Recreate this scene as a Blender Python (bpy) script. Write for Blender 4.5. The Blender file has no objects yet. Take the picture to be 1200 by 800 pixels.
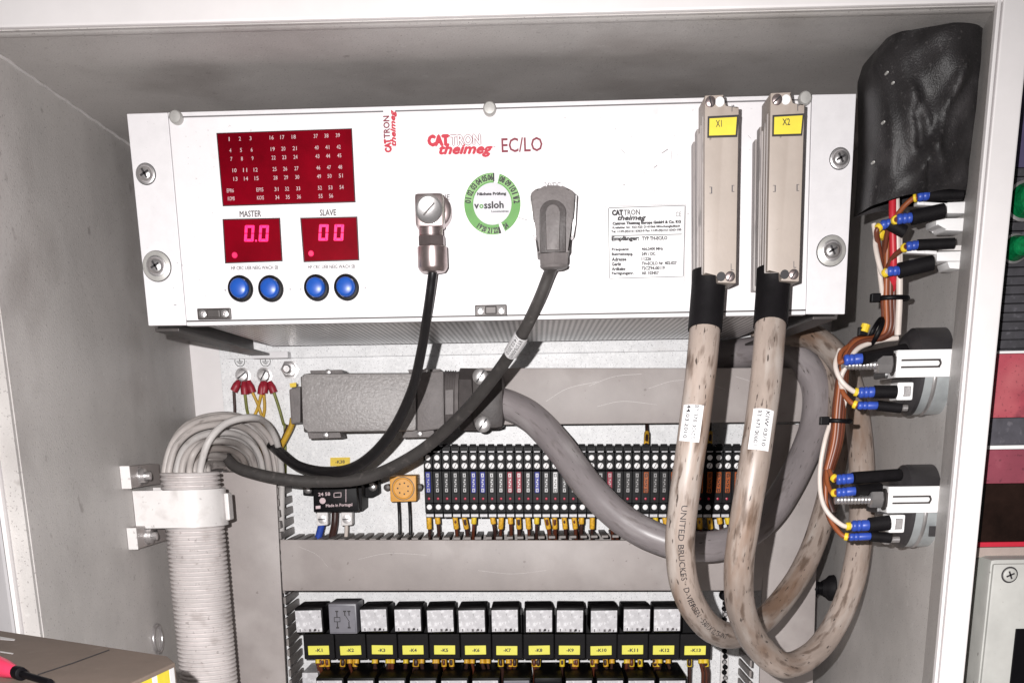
import bpy, bmesh, math, random
from mathutils import Vector, Matrix
random.seed(7)
S = 0.001                                   # everything below is written in millimetres
scene = bpy.context.scene
COL = scene.collection

# ------------------------------------------------------------------ camera
FP, PX, PY = 1367.192, 596.459, 919.125     # focal length and principal point of the 1200 x 800 crop
YAW, PITCH, ROLL = math.radians(-1.587), math.radians(-17.05), math.radians(-0.927)
CAM = Vector((29.793, -866.914, -137.329))
_f = Vector((math.sin(YAW)*math.cos(PITCH), math.cos(YAW)*math.cos(PITCH), math.sin(PITCH)))
_r = Vector((math.cos(YAW), -math.sin(YAW), 0)); _u = _r.cross(_f)
CR = _r*math.cos(ROLL) + _u*math.sin(ROLL); CU = -_r*math.sin(ROLL) + _u*math.cos(ROLL); CF = _f
cd = bpy.data.cameras.new('camera'); cam = bpy.data.objects.new('camera', cd); COL.objects.link(cam)
cam.matrix_world = Matrix(((CR.x, CU.x, -CF.x, CAM.x*S), (CR.y, CU.y, -CF.y, CAM.y*S), (CR.z, CU.z, -CF.z, CAM.z*S), (0, 0, 0, 1)))
cd.sensor_width = 36; cd.lens = 36*FP/1200
cd.shift_x = (600-PX)/1200; cd.shift_y = (PY-400)/1200
cd.clip_start = 0.02; cd.clip_end = 50
scene.camera = cam
# ------------------------------------------------------------------ light: the phone's flash beside the lens, weak room light
world = bpy.data.worlds.new('World'); scene.world = world; world.use_nodes = True
world.node_tree.nodes['Background'].inputs[0].default_value = (1.0, 0.97, 0.96, 1)
world.node_tree.nodes['Background'].inputs[1].default_value = 0.075
fl = bpy.data.lights.new('flash', 'SPOT'); fl.energy = 50; fl.spot_size = math.radians(108); fl.spot_blend = 1.0; fl.shadow_soft_size = 0.0025; fl.color = (1.0, 0.975, 0.965)
flo = bpy.data.objects.new('flash', fl); flo.matrix_world = Matrix.Translation((CAM + CR*-34 + CU*24)*S) @ cam.matrix_world.to_3x3().to_4x4(); COL.objects.link(flo)
scene.view_settings.view_transform = 'Standard'; scene.view_settings.look = 'None'
scene.view_settings.exposure = 0.0; scene.view_settings.gamma = 1.0

# ------------------------------------------------------------------ helpers
def at(u, v, Y):                            # the point at depth Y that was measured at (u, v)
    d = CR*(u-PX)/FP - CU*(v-PY)/FP + CF
    return CAM + d*((Y-CAM.y)/d.y)
def atX(u, v, X):
    d = CR*(u-PX)/FP - CU*(v-PY)/FP + CF
    return CAM + d*((X-CAM.x)/d.x)
def atZ(u, v, Z):
    d = CR*(u-PX)/FP - CU*(v-PY)/FP + CF
    return CAM + d*((Z-CAM.z)/d.z)
def V(*a): return Vector(a)

class MB:
    def __init__(s): s.v = []; s.f = []; s.c = {}
    def add(s, vs, fs):
        n = len(s.v); s.v += [Vector(a) for a in vs]; s.f += [tuple(i+n for i in f) for f in fs]; return s
    def box(s, x0, x1, y0, y1, z0, z1, b=0):
        if b <= 0:
            return s.add([(x0,y0,z0),(x1,y0,z0),(x1,y1,z0),(x0,y1,z0),(x0,y0,z1),(x1,y0,z1),(x1,y1,z1),(x0,y1,z1)],
                  [(0,3,2,1),(4,5,6,7),(0,1,5,4),(1,2,6,5),(2,3,7,6),(3,0,4,7)])
        bm = bmesh.new(); bmesh.ops.create_cube(bm, size=1)
        for w in bm.verts: w.co = V((x0+x1)/2+w.co.x*(x1-x0), (y0+y1)/2+w.co.y*(y1-y0), (z0+z1)/2+w.co.z*(z1-z0))
        bmesh.ops.bevel(bm, geom=list(bm.edges), offset=b, segments=2, profile=.6, affect='EDGES')
        return s.frombm(bm)
    def frombm(s, bm):
        bm.verts.index_update(); s.add([w.co.copy() for w in bm.verts], [[w.index for w in f.verts] for f in bm.faces]); bm.free(); return s
    def poly(s, pts, ext, b=0):              # a polygon (list of points) pushed along the vector ext
        n = len(pts); pts = [Vector(q) for q in pts]; ext = Vector(ext)
        if b <= 0:
            return s.add(pts+[q+ext for q in pts], [tuple(range(n)), tuple(range(2*n-1, n-1, -1))]+[(i, n+i, n+(i+1)%n, (i+1)%n) for i in range(n)])
        bm = bmesh.new(); a = [bm.verts.new(q) for q in pts]; c = [bm.verts.new(q+ext) for q in pts]
        f1 = bm.faces.new(a); bm.faces.new(c[::-1])
        for i in range(n): bm.faces.new((a[i], c[i], c[(i+1)%n], a[(i+1)%n]))
        bmesh.ops.bevel(bm, geom=list(bm.edges), offset=b, segments=2, profile=.6, affect='EDGES')
        return s.frombm(bm)
    def px(s, uv, Y, t, b=0):                # outline measured in the picture, standing at depth Y, t thick going back
        return s.poly([at(u, v, Y) for u, v in uv], (0, t, 0), b)
    def lathe(s, p0, axis, prof, n=24, cap=True):   # prof: list of (distance along axis, radius)
        p0 = Vector(p0); a = Vector(axis).normalized(); h = V(0,0,1) if abs(a.z) < .9 else V(1,0,0)
        e1 = a.cross(h).normalized(); e2 = a.cross(e1); vs = []; fs = []
        for (d, r) in prof:
            for k in range(n):
                t = 2*math.pi*k/n; vs.append(p0+a*d+(e1*math.cos(t)+e2*math.sin(t))*max(r, .001))
        for i in range(len(prof)-1):
            for k in range(n): fs.append((i*n+k, i*n+(k+1)%n, (i+1)*n+(k+1)%n, (i+1)*n+k))
        if cap: fs.append(tuple(range(n-1, -1, -1))); fs.append(tuple((len(prof)-1)*n+k for k in range(n)))
        return s.add(vs, fs)
    def cyl(s, p0, p1, r, n=20, b=0):
        p0 = Vector(p0); p1 = Vector(p1); L = (p1-p0).length
        pr = [(0, r), (L, r)] if b <= 0 else [(0, r-b), (b*.3, r-b*.3), (b, r), (L-b, r), (L-b*.3, r-b*.3), (L, r-b)]
        return s.lathe(p0, p1-p0, pr, n)
    def tube(s, pts, r, n=12, sub=8, flat=1.0, rv=0):
        P = spline(pts, sub); fr = frames(P); vs = []; fs = []; run = P[0].x*7.3+P[0].z*3.1; nb = len(s.v)
        for i, (p, t, a, c) in enumerate(fr):
            if i: run += (P[i]-P[i-1]).length
            rr = (r if not callable(r) else r(i/(len(fr)-1)))*(1+rv*math.sin(i*.7+p.x*.1)*.5)
            for k in range(n):
                w = 2*math.pi*k/n; s.c[nb+len(vs)] = (math.cos(w)*rr*S, math.sin(w)*rr*S, run*.24*S); vs.append(p+a*(math.cos(w)*rr*flat)+c*(math.sin(w)*rr))
        m = len(fr)
        for i in range(m-1):
            for k in range(n): fs.append((i*n+k, i*n+(k+1)%n, (i+1)*n+(k+1)%n, (i+1)*n+k))
        fs.append(tuple(range(n-1, -1, -1))); fs.append(tuple((m-1)*n+k for k in range(n)))
        return s.add(vs, fs)
    def text(s, txt, fn, **kw):              # fn(x, y) maps 0..1 text box to space
        vs, fs = glyphs(txt, **kw); return s.add([fn(x, y) for x, y in vs], fs)
    def tpx(s, txt, ua, va, ub, vb, h, Y, **kw):    # print on a plane facing the front: base line a-b, height h, in measured pixels
        d = Vector((ub-ua, vb-va)); n = Vector((d.y, -d.x)).normalized()*h; hv_ = kw.pop('heavy', 0)
        if hv_:
            for k_, (dx, dy) in enumerate(((hv_, 0), (-hv_, 0), (0, hv_), (0, -hv_))): s.tpx(txt, ua+dx, va+dy, ub+dx, vb+dy, h, Y-.012*(k_+1), **kw)
        return s.text(txt, lambda x, y: at(ua+d.x*x+n.x*y, va+d.y*x+n.y*y, Y), **kw)

def spline(pts, sub=8):
    P = [Vector(q) for q in pts]
    if len(P) < 3 or sub < 2: return P
    E = [P[0]*2-P[1]]+P+[P[-1]*2-P[-2]]; o = []
    for i in range(1, len(E)-2):
        a, b, c, d = E[i-1:i+3]
        for k in range(sub):
            t = k/sub; o.append(.5*((2*b)+(c-a)*t+(2*a-5*b+4*c-d)*t*t+(3*b-a-3*c+d)*t*t*t))
    o.append(P[-1]); return o
def frames(P):                               # position, tangent, side, front (turned towards the front of the cabinet)
    o = []; pa = None
    for i, p in enumerate(P):
        t = (P[min(i+1, len(P)-1)]-P[max(i-1, 0)]).normalized()
        if pa is None:
            n = V(0,-1,0)-t*t.dot(V(0,-1,0))
            if n.length < .1: n = V(0,0,1)-t*t.z
        else: n = pa-t*t.dot(pa)
        n.normalize(); pa = n; o.append((p, t, n, t.cross(n)))
    return o
_gl = {}
def glyphs(txt, bold=0, shear=0, flip=False):
    k = (txt, bold, shear)
    if k not in _gl:
        c = bpy.data.curves.new('t', 'FONT'); c.body = txt; c.offset = bold; c.shear = shear; c.resolution_u = 2
        o = bpy.data.objects.new('t', c); m = o.to_mesh()
        vs = [(w.co.x, w.co.y) for w in m.vertices]; fs = [tuple(f.vertices) for f in m.polygons]; o.to_mesh_clear()
        bpy.data.objects.remove(o); bpy.data.curves.remove(c)
        x0 = min(a for a, _ in vs); x1 = max(a for a, _ in vs); y0 = min(b for _, b in vs); y1 = max(b for _, b in vs)
        _gl[k] = ([((a-x0)/(x1-x0), (b-y0)/max(y1-y0, 1e-6)) for a, b in vs], fs)
    return _gl[k]

def thing(name, label, cat, loc, group=None):
    o = bpy.data.objects.new(name, None); o.empty_display_size = .01; COL.objects.link(o)
    o.location = Vector(loc)*S; o['label'] = label; o['category'] = cat
    if group: o['group'] = group
    return o
def tag(o, label, cat, group=None):
    o['label'] = label; o['category'] = cat
    if group: o['group'] = group
    return o
def obj(name, mb, mat, parent=None, smooth=None, label=None, local=False, origin=None):
    """one mesh object; absolute millimetres in, vertices stored relative to the parent"""
    off = V(0,0,0)
    if not local:
        if parent is not None:
            q = parent; 
            while q is not None: off += q.location/S; q = q.parent
        elif origin is not None: off = Vector(origin)
        else:
            off = V((min(v.x for v in mb.v)+max(v.x for v in mb.v))/2, (min(v.y for v in mb.v)+max(v.y for v in mb.v))/2, min(v.z for v in mb.v))
    me = bpy.data.meshes.new(name); me.from_pydata([(v-off)*S for v in mb.v], [], mb.f)
    bm = bmesh.new(); bm.from_mesh(me); bmesh.ops.recalc_face_normals(bm, faces=bm.faces); bm.to_mesh(me); bm.free()
    me.materials.append(mat)
    if mb.c:
        at_ = me.attributes.new('cable', 'FLOAT_VECTOR', 'POINT')
        for i_, c_ in mb.c.items(): at_.data[i_].vector = c_
    if smooth:
        for f in me.polygons: f.use_smooth = True
        me.set_sharp_from_angle(angle=math.radians(smooth))
    o = bpy.data.objects.new(name, me); COL.objects.link(o)
    if parent is not None: o.parent = parent
    elif not local: o.location = off*S
    if label: o['label'] = label
    return o
def copy_tree(o, parent=None):
    c = o.copy(); COL.objects.link(c)
    if parent is not None: c.parent = parent
    for ch in o.children: copy_tree(ch, c)
    return c

# ------------------------------------------------------------------ materials
def mat(name, col, rough=.5, metal=0., var=.10, scale=30., bump=0., bscale=400., spk=None, spec=.5, emit=None, stretch=None, cable=False):
    m = bpy.data.materials.new(name); m.use_nodes = True; nt = m.node_tree; N = nt.nodes; L = nt.links; B = N['Principled BSDF']
    B.inputs['Roughness'].default_value = rough; B.inputs['Metallic'].default_value = metal; B.inputs['Specular IOR Level'].default_value = spec
    tc = N.new('ShaderNodeTexCoord'); src = tc.outputs['Object']
    if cable:
        an_ = N.new('ShaderNodeAttribute'); an_.attribute_name = 'cable'; src = an_.outputs['Vector']
    if stretch:
        mp = N.new('ShaderNodeMapping'); mp.inputs['Scale'].default_value = stretch; L.new(src, mp.inputs[0]); src = mp.outputs[0]
    c = (*col, 1)
    nz = N.new('ShaderNodeTexNoise'); nz.inputs['Scale'].default_value = scale; nz.inputs['Detail'].default_value = 7; nz.inputs['Roughness'].default_value = .65; L.new(src, nz.inputs['Vector'])
    rp = N.new('ShaderNodeValToRGB'); rp.color_ramp.elements[0].position = .3; rp.color_ramp.elements[1].position = .7
    rp.color_ramp.elements[0].color = tuple(x*(1-var) for x in col)+(1,); rp.color_ramp.elements[1].color = tuple(min(1, x*(1+var)) for x in col)+(1,)
    L.new(nz.outputs['Fac'], rp.inputs[0]); out = rp.outputs[0]
    for (sc, sscale, lo, hi, amt) in (spk or []):     # speckles: colour, scale, threshold band, strength
        n2 = N.new('ShaderNodeTexNoise'); n2.inputs['Scale'].default_value = sscale; n2.inputs['Detail'].default_value = 4; L.new(src, n2.inputs['Vector'])
        r2 = N.new('ShaderNodeMapRange'); r2.inputs[1].default_value = lo; r2.inputs[2].default_value = hi; r2.inputs[4].default_value = amt; L.new(n2.outputs['Fac'], r2.inputs[0])
        mx = N.new('ShaderNodeMix'); mx.data_type = 'RGBA'; L.new(r2.outputs[0], mx.inputs[0]); L.new(out, mx.inputs[6]); mx.inputs[7].default_value = (*sc, 1); out = mx.outputs[2]
    L.new(out, B.inputs['Base Color'])
    if bump > 0:
        nb = N.new('ShaderNodeTexNoise'); nb.inputs['Scale'].default_value = bscale; nb.inputs['Detail'].default_value = 4; L.new(src, nb.inputs['Vector'])
        bp = N.new('ShaderNodeBump'); bp.inputs['Strength'].default_value = bump; bp.inputs['Distance'].default_value = .0006; L.new(nb.outputs['Fac'], bp.inputs['Height']); L.new(bp.outputs[0], B.inputs['Normal'])
    if emit:
        B.inputs['Emission Color'].default_value = (*emit[0], 1); B.inputs['Emission Strength'].default_value = emit[1]
    return m
DIRT = (.12, .09, .07)
m_wall = mat('cabinet_paint', (.515,.49,.475), .44, var=.22, scale=5, bump=.4, bscale=800, spk=[((.64,.61,.59), 6, .52, .68, .5), ((.27,.24,.225), 9, .56, .72, .45), ((.66,.64,.62), 130, .64, .72, .35), ((.20,.17,.16), 60, .68, .76, .5), ((.12,.10,.10), 600, .64, .69, .6)])
m_flange = mat('white_paint', (.80,.765,.765), .45, var=.04, scale=25, spk=[((.3,.27,.26), 500, .74, .78, .5)])
m_galv = mat('galvanised_steel', (.80,.80,.81), .42, var=.10, scale=60, spk=[((.26,.26,.27), 760, .585, .64, .6), ((.95,.95,.95), 380, .58, .64, .6), ((.5,.48,.47), 30, .60, .75, .45)], bump=.25)
m_panel = mat('panel_white', (.80,.775,.79), .46, var=.05, scale=25, bump=.10, bscale=900, spk=[((.62,.59,.59), 14, .58, .75, .4), ((.40,.37,.37), 330, .70, .74, .5), ((.48,.44,.43), 60, .68, .78, .3)])
m_ear = mat('anodised_ear', (.74,.72,.735), .42, var=.04, scale=120, spk=[((.5,.48,.48), 700, .68, .72, .5)])
m_duct = mat('grey_pvc', (.36,.32,.308), .48, var=.12, scale=14, bump=.15, bscale=900, spk=[((.50,.46,.445), 18, .54, .70, .45), ((.24,.205,.19), 26, .62, .75, .4), ((.17,.14,.13), 160, .71, .75, .6)])
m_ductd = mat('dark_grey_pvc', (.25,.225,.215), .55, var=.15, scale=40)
m_black = mat('black_plastic', (.004,.0035,.0045), .45, spec=.12, var=.25, scale=60, bump=.1)
m_blackm = mat('black_matt', (.008,.007,.008), .6, spec=.15, var=.3, scale=80, bump=.25, bscale=900)
m_rubber = mat('black_cable', (.010,.009,.010), .36, spec=.35, var=.25, scale=60, spk=[((.05,.045,.04), 150, .62, .75, .5)])
m_dkcable = mat('dark_grey_cable', (.055,.05,.048), .5, var=.25, scale=60, spk=[((.18,.16,.15), 150, .60, .75, .5)])
m_gcable = mat('grey_cable', (.27,.24,.245), .36, var=.2, scale=45, cable=True, spk=[((.42,.39,.39), 70, .55, .7, .55), ((.13,.11,.105), 200, .60, .70, .5), ((.04,.033,.03), 420, .67, .70, .7)], bump=.12, bscale=300)
m_bcable = mat('beige_cable', (.37,.30,.26), .40, var=.30, scale=45, cable=True, spk=[((.19,.105,.06), 50, .50, .66, .75), ((.50,.45,.415), 80, .55, .68, .6), ((.085,.05,.032), 190, .55, .67, .7), ((.03,.02,.016), 420, .64, .68, .85)], bump=.2, bscale=300)
m_bundle = mat('bundle_grey', (.46,.42,.40), .48, var=.25, scale=70, cable=True, spk=[((.60,.57,.55), 120, .55, .7, .6), ((.12,.10,.09), 260, .58, .70, .65)])
m_bundle2 = mat('bundle_grey_pale', (.56,.53,.515), .5, var=.2, scale=60, cable=True, spk=[((.20,.17,.155), 240, .57, .70, .6)])
m_bundle3 = mat('bundle_grey_grimy', (.33,.29,.27), .5, var=.3, scale=60, cable=True, spk=[((.10,.08,.07), 200, .55, .68, .6)])
m_cond = mat('conduit_white', (.66,.615,.605), .45, var=.12, scale=30, spk=[((.34,.29,.27), 55, .56, .72, .5), ((.22,.18,.17), 240, .64, .70, .5)])
m_clip = mat('clip_white', (.74,.71,.70), .42, var=.08, scale=30, spk=[((.42,.38,.36), 50, .58, .72, .5), ((.3,.27,.26), 220, .66, .72, .5)])
m_steel = mat('zinc_steel', (.62,.60,.60), .30, metal=.85, var=.12, scale=120, bump=.1)
m_nickel = mat('nickel', (.42,.345,.34), .34, metal=.9, var=.2, scale=100)
m_dsteel = mat('dark_steel', (.06,.052,.05), .45, metal=.3, var=.25, scale=100)
m_hood = mat('hammered_grey', (.29,.27,.265), .42, var=.12, scale=300, bump=.9, bscale=420, spk=[((.44,.42,.42), 520, .55, .66, .55), ((.16,.15,.145), 480, .60, .68, .35)])
m_hood2 = mat('hood_grey', (.17,.152,.15), .5, spec=.3, var=.16, scale=120, bump=.4, bscale=600)
m_hood3 = mat('hood_dark', (.075,.065,.064), .48, spec=.3, var=.2, scale=120, bump=.3, bscale=600)
m_beige = mat('connector_beige', (.43,.365,.32), .5, var=.08, scale=25, spk=[((.34,.28,.24), 45, .60, .72, .5), ((.12,.10,.09), 190, .70, .74, .6)], bump=.1)
m_beiged = mat('connector_side', (.34,.305,.295), .5, var=.18, scale=60, stretch=(1,1,.15), spk=[((.10,.09,.09), 300, .58, .66, .6)])
m_yellow = mat('label_yellow', (.80,.66,.05), .5, var=.06, scale=100)
m_lyellow = mat('relay_label_yellow', (.85,.80,.10), .5, var=.04, scale=100)
m_sleeve = mat('sleeve_yellow', (.72,.40,.03), .5, var=.35, scale=500)
m_ylw = mat('marker_yellow', (.78,.55,.03), .5, var=.1, scale=300)
m_orange = mat('socket_orange', (.75,.36,.06), .5, var=.12, scale=150, spk=[((.35,.15,.03), 200, .66, .75, .5)])
m_blue = mat('button_blue', (.012,.085,.42), .35, var=.12, scale=120)
m_lug = mat('lug_blue', (.03,.075,.40), .38, var=.2, scale=200)
m_redlug = mat('lug_red', (.30,.015,.03), .45, var=.2, scale=200)
m_reddisp = mat('display_red', (.17,.0,.006), .3, spec=.06, var=.35, scale=22)
m_reddark = mat('display_edge', (.02,.004,.006), .4)
m_white = mat('white_plastic', (.84,.83,.83), .45, var=.04, scale=60, spk=[((.45,.43,.42), 200, .70, .76, .5)])
m_printw = mat('print_white', (.62,.48,.50), .6, var=.15, scale=400)
m_printk = mat('print_black', (.025,.022,.025), .6, var=.1)
m_printg = mat('print_grey', (.10,.09,.095), .6, var=.1)
m_printr = mat('print_red', (.50,.012,.035), .5, var=.08)
m_printm = mat('print_maroon', (.20,.01,.03), .5, var=.08)
m_sticker = mat('sticker_white', (.82,.81,.82), .35, var=.03)
m_green = mat('sticker_green', (.075,.27,.035), .45, var=.1, scale=200)
m_greenl = mat('sticker_pale_green', (.20,.40,.13), .45, var=.08, scale=200)
m_digit = mat('digit_glow', (.15,.0,.02), .4, emit=((1.0,.012,.15), 2.2))
m_led = mat('led_glow', (.2,.0,.02), .4, emit=((1.0,.015,.13), 1.0))
m_ledoff = mat('led_red', (.42,.012,.05), .3)
m_brown = mat('wire_brown', (.125,.034,.017), .42, var=.35, scale=60, cable=True)
m_orw = mat('wire_orange', (.26,.072,.024), .42, var=.3, scale=60, cable=True)
m_dwire = mat('wire_dark', (.05,.022,.018), .45, var=.4, scale=60)
m_wwire = mat('wire_white', (.66,.58,.53), .45, var=.12, scale=60)
m_rwire = mat('wire_red', (.50,.02,.035), .45, var=.12, scale=60)
m_gy = mat('wire_green_yellow', (.55,.33,.03), .45, var=.3, scale=90)
m_gy2 = mat('wire_yellow_green_dark', (.19,.20,.04), .45, var=.4, scale=90)
m_gauge = mat('gauge_grey', (.50,.53,.54), .28, metal=.5, var=.15, scale=60)
m_gauged = mat('gauge_dark', (.035,.032,.034), .38, var=.2, scale=60)
m_leather = mat('black_leather', (.020,.018,.019), .46, spec=.5, var=.4, scale=50, bump=.7, bscale=1100, spk=[((.085,.078,.08), 30, .52, .72, .6), ((.14,.13,.13), 420, .62, .70, .35)])
m_card = mat('cardboard', (.205,.155,.125), .75, var=.10, scale=30, bump=.2, bscale=600, spk=[((.30,.25,.21), 90, .62, .75, .4)])
m_handle = mat('handle_pink', (.65,.04,.10), .35, var=.1)
m_relay = mat('relay_front', (.56,.55,.57), .4, var=.16, scale=120, spk=[((.80,.80,.82), 240, .54, .64, .7), ((.16,.15,.16), 330, .64, .69, .6)])
m_relayg = mat('relay_grey', (.17,.165,.19), .42, var=.12, scale=90)
m_fb = mat('fuse_blue', (.012,.02,.26), .35, spec=.2, var=.5, scale=700)
m_fk = mat('fuse_smoke', (.012,.011,.012), .35, spec=.2, var=.5, scale=700)
m_fr = mat('fuse_red', (.30,.025,.05), .35, spec=.2, var=.5, scale=700)
m_fo = mat('fuse_orange', (.32,.075,.015), .35, spec=.2, var=.5, scale=700)
m_fw = mat('fuse_clear', (.30,.29,.29), .3, var=.4, scale=500)
m_fg = mat('fuse_grey', (.040,.038,.038), .35, spec=.2, var=.6, scale=700)
m_glamp = mat('lamp_green', (.004,.16,.05), .15, var=.5, scale=300)
m_cons = mat('console_dark', (.040,.038,.044), .5, var=.45, scale=60, spk=[((.11,.105,.12), 260, .58, .68, .6)])
m_consp = mat('console_purple', (.075,.06,.13), .5, var=.3, scale=60)
m_consr = mat('console_red', (.40,.06,.085), .5, var=.35, scale=12, spk=[((.55,.16,.17), 18, .52, .68, .6), ((.10,.015,.03), 45, .58, .70, .6), ((.12,.02,.03), 500, .60, .66, .5)])
m_consg = mat('console_slate', (.07,.066,.08), .55, var=.35, scale=60, spk=[((.16,.15,.17), 200, .58, .68, .6), ((.015,.012,.03), 30, .56, .7, .6)])
m_consm = mat('console_maroon', (.24,.045,.07), .5, var=.25, scale=20, spk=[((.36,.12,.14), 40, .55, .7, .5), ((.07,.01,.02), 300, .60, .68, .5)])
m_consk = mat('console_window', (.016,.008,.006), .15, var=.6, scale=30)
m_consb = mat('console_beige', (.36,.29,.26), .5, var=.1, scale=60)
m_jbox = mat('junction_grey', (.46,.455,.43), .5, var=.10, scale=40, spk=[((.55,.60,.54), 14, .5, .7, .5), ((.12,.10,.09), 130, .68, .72, .7)])
m_symb = mat('earth_symbol_ink', (.04,.04,.04), .6)
def perforated():
    m = mat('perforated_steel', (.86,.85,.85), .34, metal=.75, var=.05); nt = m.node_tree; N = nt.nodes; L = nt.links; B = N['Principled BSDF']
    link = B.inputs['Base Color'].links[0]; src = link.from_socket
    tc = N.new('ShaderNodeTexCoord'); sp = N.new('ShaderNodeSeparateXYZ'); L.new(tc.outputs['Object'], sp.inputs[0])
    def wave(o, p):
        a = N.new('ShaderNodeMath'); a.operation = 'MULTIPLY'; a.inputs[1].default_value = 2*math.pi/p; L.new(o, a.inputs[0])
        b = N.new('ShaderNodeMath'); b.operation = 'COSINE'; L.new(a.outputs[0], b.inputs[0]); return b.outputs[0]
    s = N.new('ShaderNodeMath'); s.operation = 'ADD'; L.new(wave(sp.outputs['X'], .0043), s.inputs[0]); L.new(wave(sp.outputs['Y'], .0060), s.inputs[1])
    r = N.new('ShaderNodeMapRange'); r.inputs[1].default_value = .45; r.inputs[2].default_value = .75; L.new(s.outputs[0], r.inputs[0])
    mx = N.new('ShaderNodeMix'); mx.data_type = 'RGBA'; L.new(r.outputs[0], mx.inputs[0]); L.new(src, mx.inputs[6]); mx.inputs[7].default_value = (.012,.011,.011,1); L.new(mx.outputs[2], B.inputs['Base Color'])
    return m
m_perf = perforated()
m_washer = mat('washer_grey', (.46,.45,.43), .4, metal=.3, var=.12, scale=150)

# ------------------------------------------------------------------ cabinet
XL, XR, YB, ZT, YF, ZB = -307., 312., 334., 91., -85., -520.
cab = thing('control_cabinet', 'open grey painted steel control cabinet holding all the electrical gear', 'cabinet', (0, 120, ZB))
obj('left_wall', MB().box(XL-3, XL, YF, YB, ZB, ZT), m_wall, cab)
obj('right_wall', MB().box(XR, XR+3, -32, YB, ZB, ZT), m_wall, cab)
obj('ceiling', MB().box(XL-3, XR+3, -70, YB, ZT+.5, ZT+3.5), m_wall, cab)
obj('back_wall', MB().box(XL-3, XR+3, YB+.5, YB+3.5, ZB, ZT), m_flange, cab)
obj('floor', MB().box(XL-3, XR+3, YF, YB, ZB-4, ZB-.5), m_wall, cab)
# weld bead where the ceiling meets the left wall
obj('weld_seam', MB().tube([(XL+.6, y, ZT-.2+.3*math.sin(y*.2)) for y in range(-60, 330, 12)], 1.1, 6, 2), m_clip, cab, 60)
# rolled lip of the roof and its white outer front
zf = at(560, 21, -84).z
lip = [(-70, ZT+.2), (-72, ZT-.5), (-77, ZT-.3), (-80.5, ZT+1.2), (-82, ZT+3.5), (-82, zf), (-70, zf)]
obj('roof_lip', MB().poly([(XL-20, y, z) for y, z in lip], (XR-XL+26, 0, 0)), m_wall, cab, 50)
obj('roof_front', MB().box(XL-60, XR+40, -86, -70, zf+.5, ZT+110, 1.5), m_flange, cab)
# left front edge and the opened door beyond it
obj('left_front_flange', MB().box(XL-11.5, XL-.6, YF-4, YF-.5, ZB, ZT+10), m_wall, cab)
obj('left_rim', MB().box(XL-15, XL-12.2, YF-9, YF, ZB, ZT+10, .8), m_flange, cab)
dr = obj('door', MB().poly([(XL-16, -92, ZB), (XL-19, -90, ZB), (XL-330, 190, ZB), (XL-327, 188, ZB)], (0, 0, -ZB+ZT+5)), m_panel, cab, label='white cabinet door swung open')
# right front post: inner cheek, rim, broad white front
xa = at(1120, 360, -32).x; xb = at(1134, 360, -82).x; xc = at(1172, 360, -86).x
obj('right_post', MB().poly([(xa, -32, ZB), (xb-.4, -82, ZB), (xc-.5, -82, ZB), (xc-.5, -20, ZB), (xa+4, -20, ZB)], (0, 0, ZT+10-ZB)), m_wall, cab)
obj('right_rim', MB().box(xb-.6, xb+1.5, -87, -82.4, ZB, ZT+10, .6), m_flange, cab)
obj('right_front_flange', MB().box(xb+2.3, xc, -88, -82.4, ZB, ZT+12, 1), m_flange, cab)
# small wire eye on the left wall
pe = atX(183, 748, XL)
ring = [pe+V(1.5, math.cos(a)*12, math.sin(a)*12) for a in [k*math.pi/10 for k in range(21)]]
obj('wire_eye', MB().tube(ring, 1.6, 8, 3), m_steel, cab, 60)

gr = obj('ground', MB().box(-1500, 1500, -1500, 1500, ZB-16, ZB-4.5), mat('ground_grey', (.12,.115,.11), .8)); gr['kind'] = 'structure'
# ------------------------------------------------------------------ mounting plate with earth points
YM = 322.
mp = thing('mounting_plate', 'speckled galvanised mounting plate behind ducts, relays and terminals', 'mounting plate', (0, YM+4, ZB+1))
pl = at(259, 440, YM); pr_ = at(935, 520, YM)
obj('plate', MB().box(pl.x, pr_.x, YM, YM+3, ZB+1, -42, .6), m_galv, mp)
obj('upper_rail', MB().box(pl.x+8, pr_.x-10, YM-5, YM-.4, at(500, 417, YM).z, -44, .8), m_galv, mp)
obj('plate_spacer', MB().box(pl.x+20, pl.x+40, YM+3.2, YB+.2, ZB+60, ZB+80).box(pr_.x-40, pr_.x-20, YM+3.2, YB+.2, ZB+60, ZB+80).box(pl.x+20, pl.x+40, YM+3.2, YB+.2, -120, -100).box(pr_.x-40, pr_.x-20, YM+3.2, YB+.2, -120, -100), m_dsteel, mp)
def earth_symbol(u, v):
    c = at(u, v, YM-.35); b = MB(); n = 24; R1, R2 = 5.1, 4.5; vs = []; fs = []
    for k in range(n):
        t = 2*math.pi*k/n; vs += [c+V(math.cos(t)*R1, 0, math.sin(t)*R1), c+V(math.cos(t)*R2, 0, math.sin(t)*R2)]
    for k in range(n): a = 2*k; d = 2*((k+1)%n); fs.append((a, d, d+1, a+1))
    b.add(vs, fs)
    def bar(x0, x1, z0, z1): b.add([c+V(x0,0,z0), c+V(x1,0,z0), c+V(x1,0,z1), c+V(x0,0,z1)], [(0,1,2,3)])
    bar(-.35, .35, 0, 3.6); bar(-3.2, 3.2, -.7, 0); bar(-2.2, 2.2, -2, -1.4); bar(-1.2, 1.2, -3.2, -2.7)
    return obj('earth_symbol', b, m_symb, mp)
for u, v in ((281, 423), (311, 423)): earth_symbol(u, v)
earth_symbol(342, 412)
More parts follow.
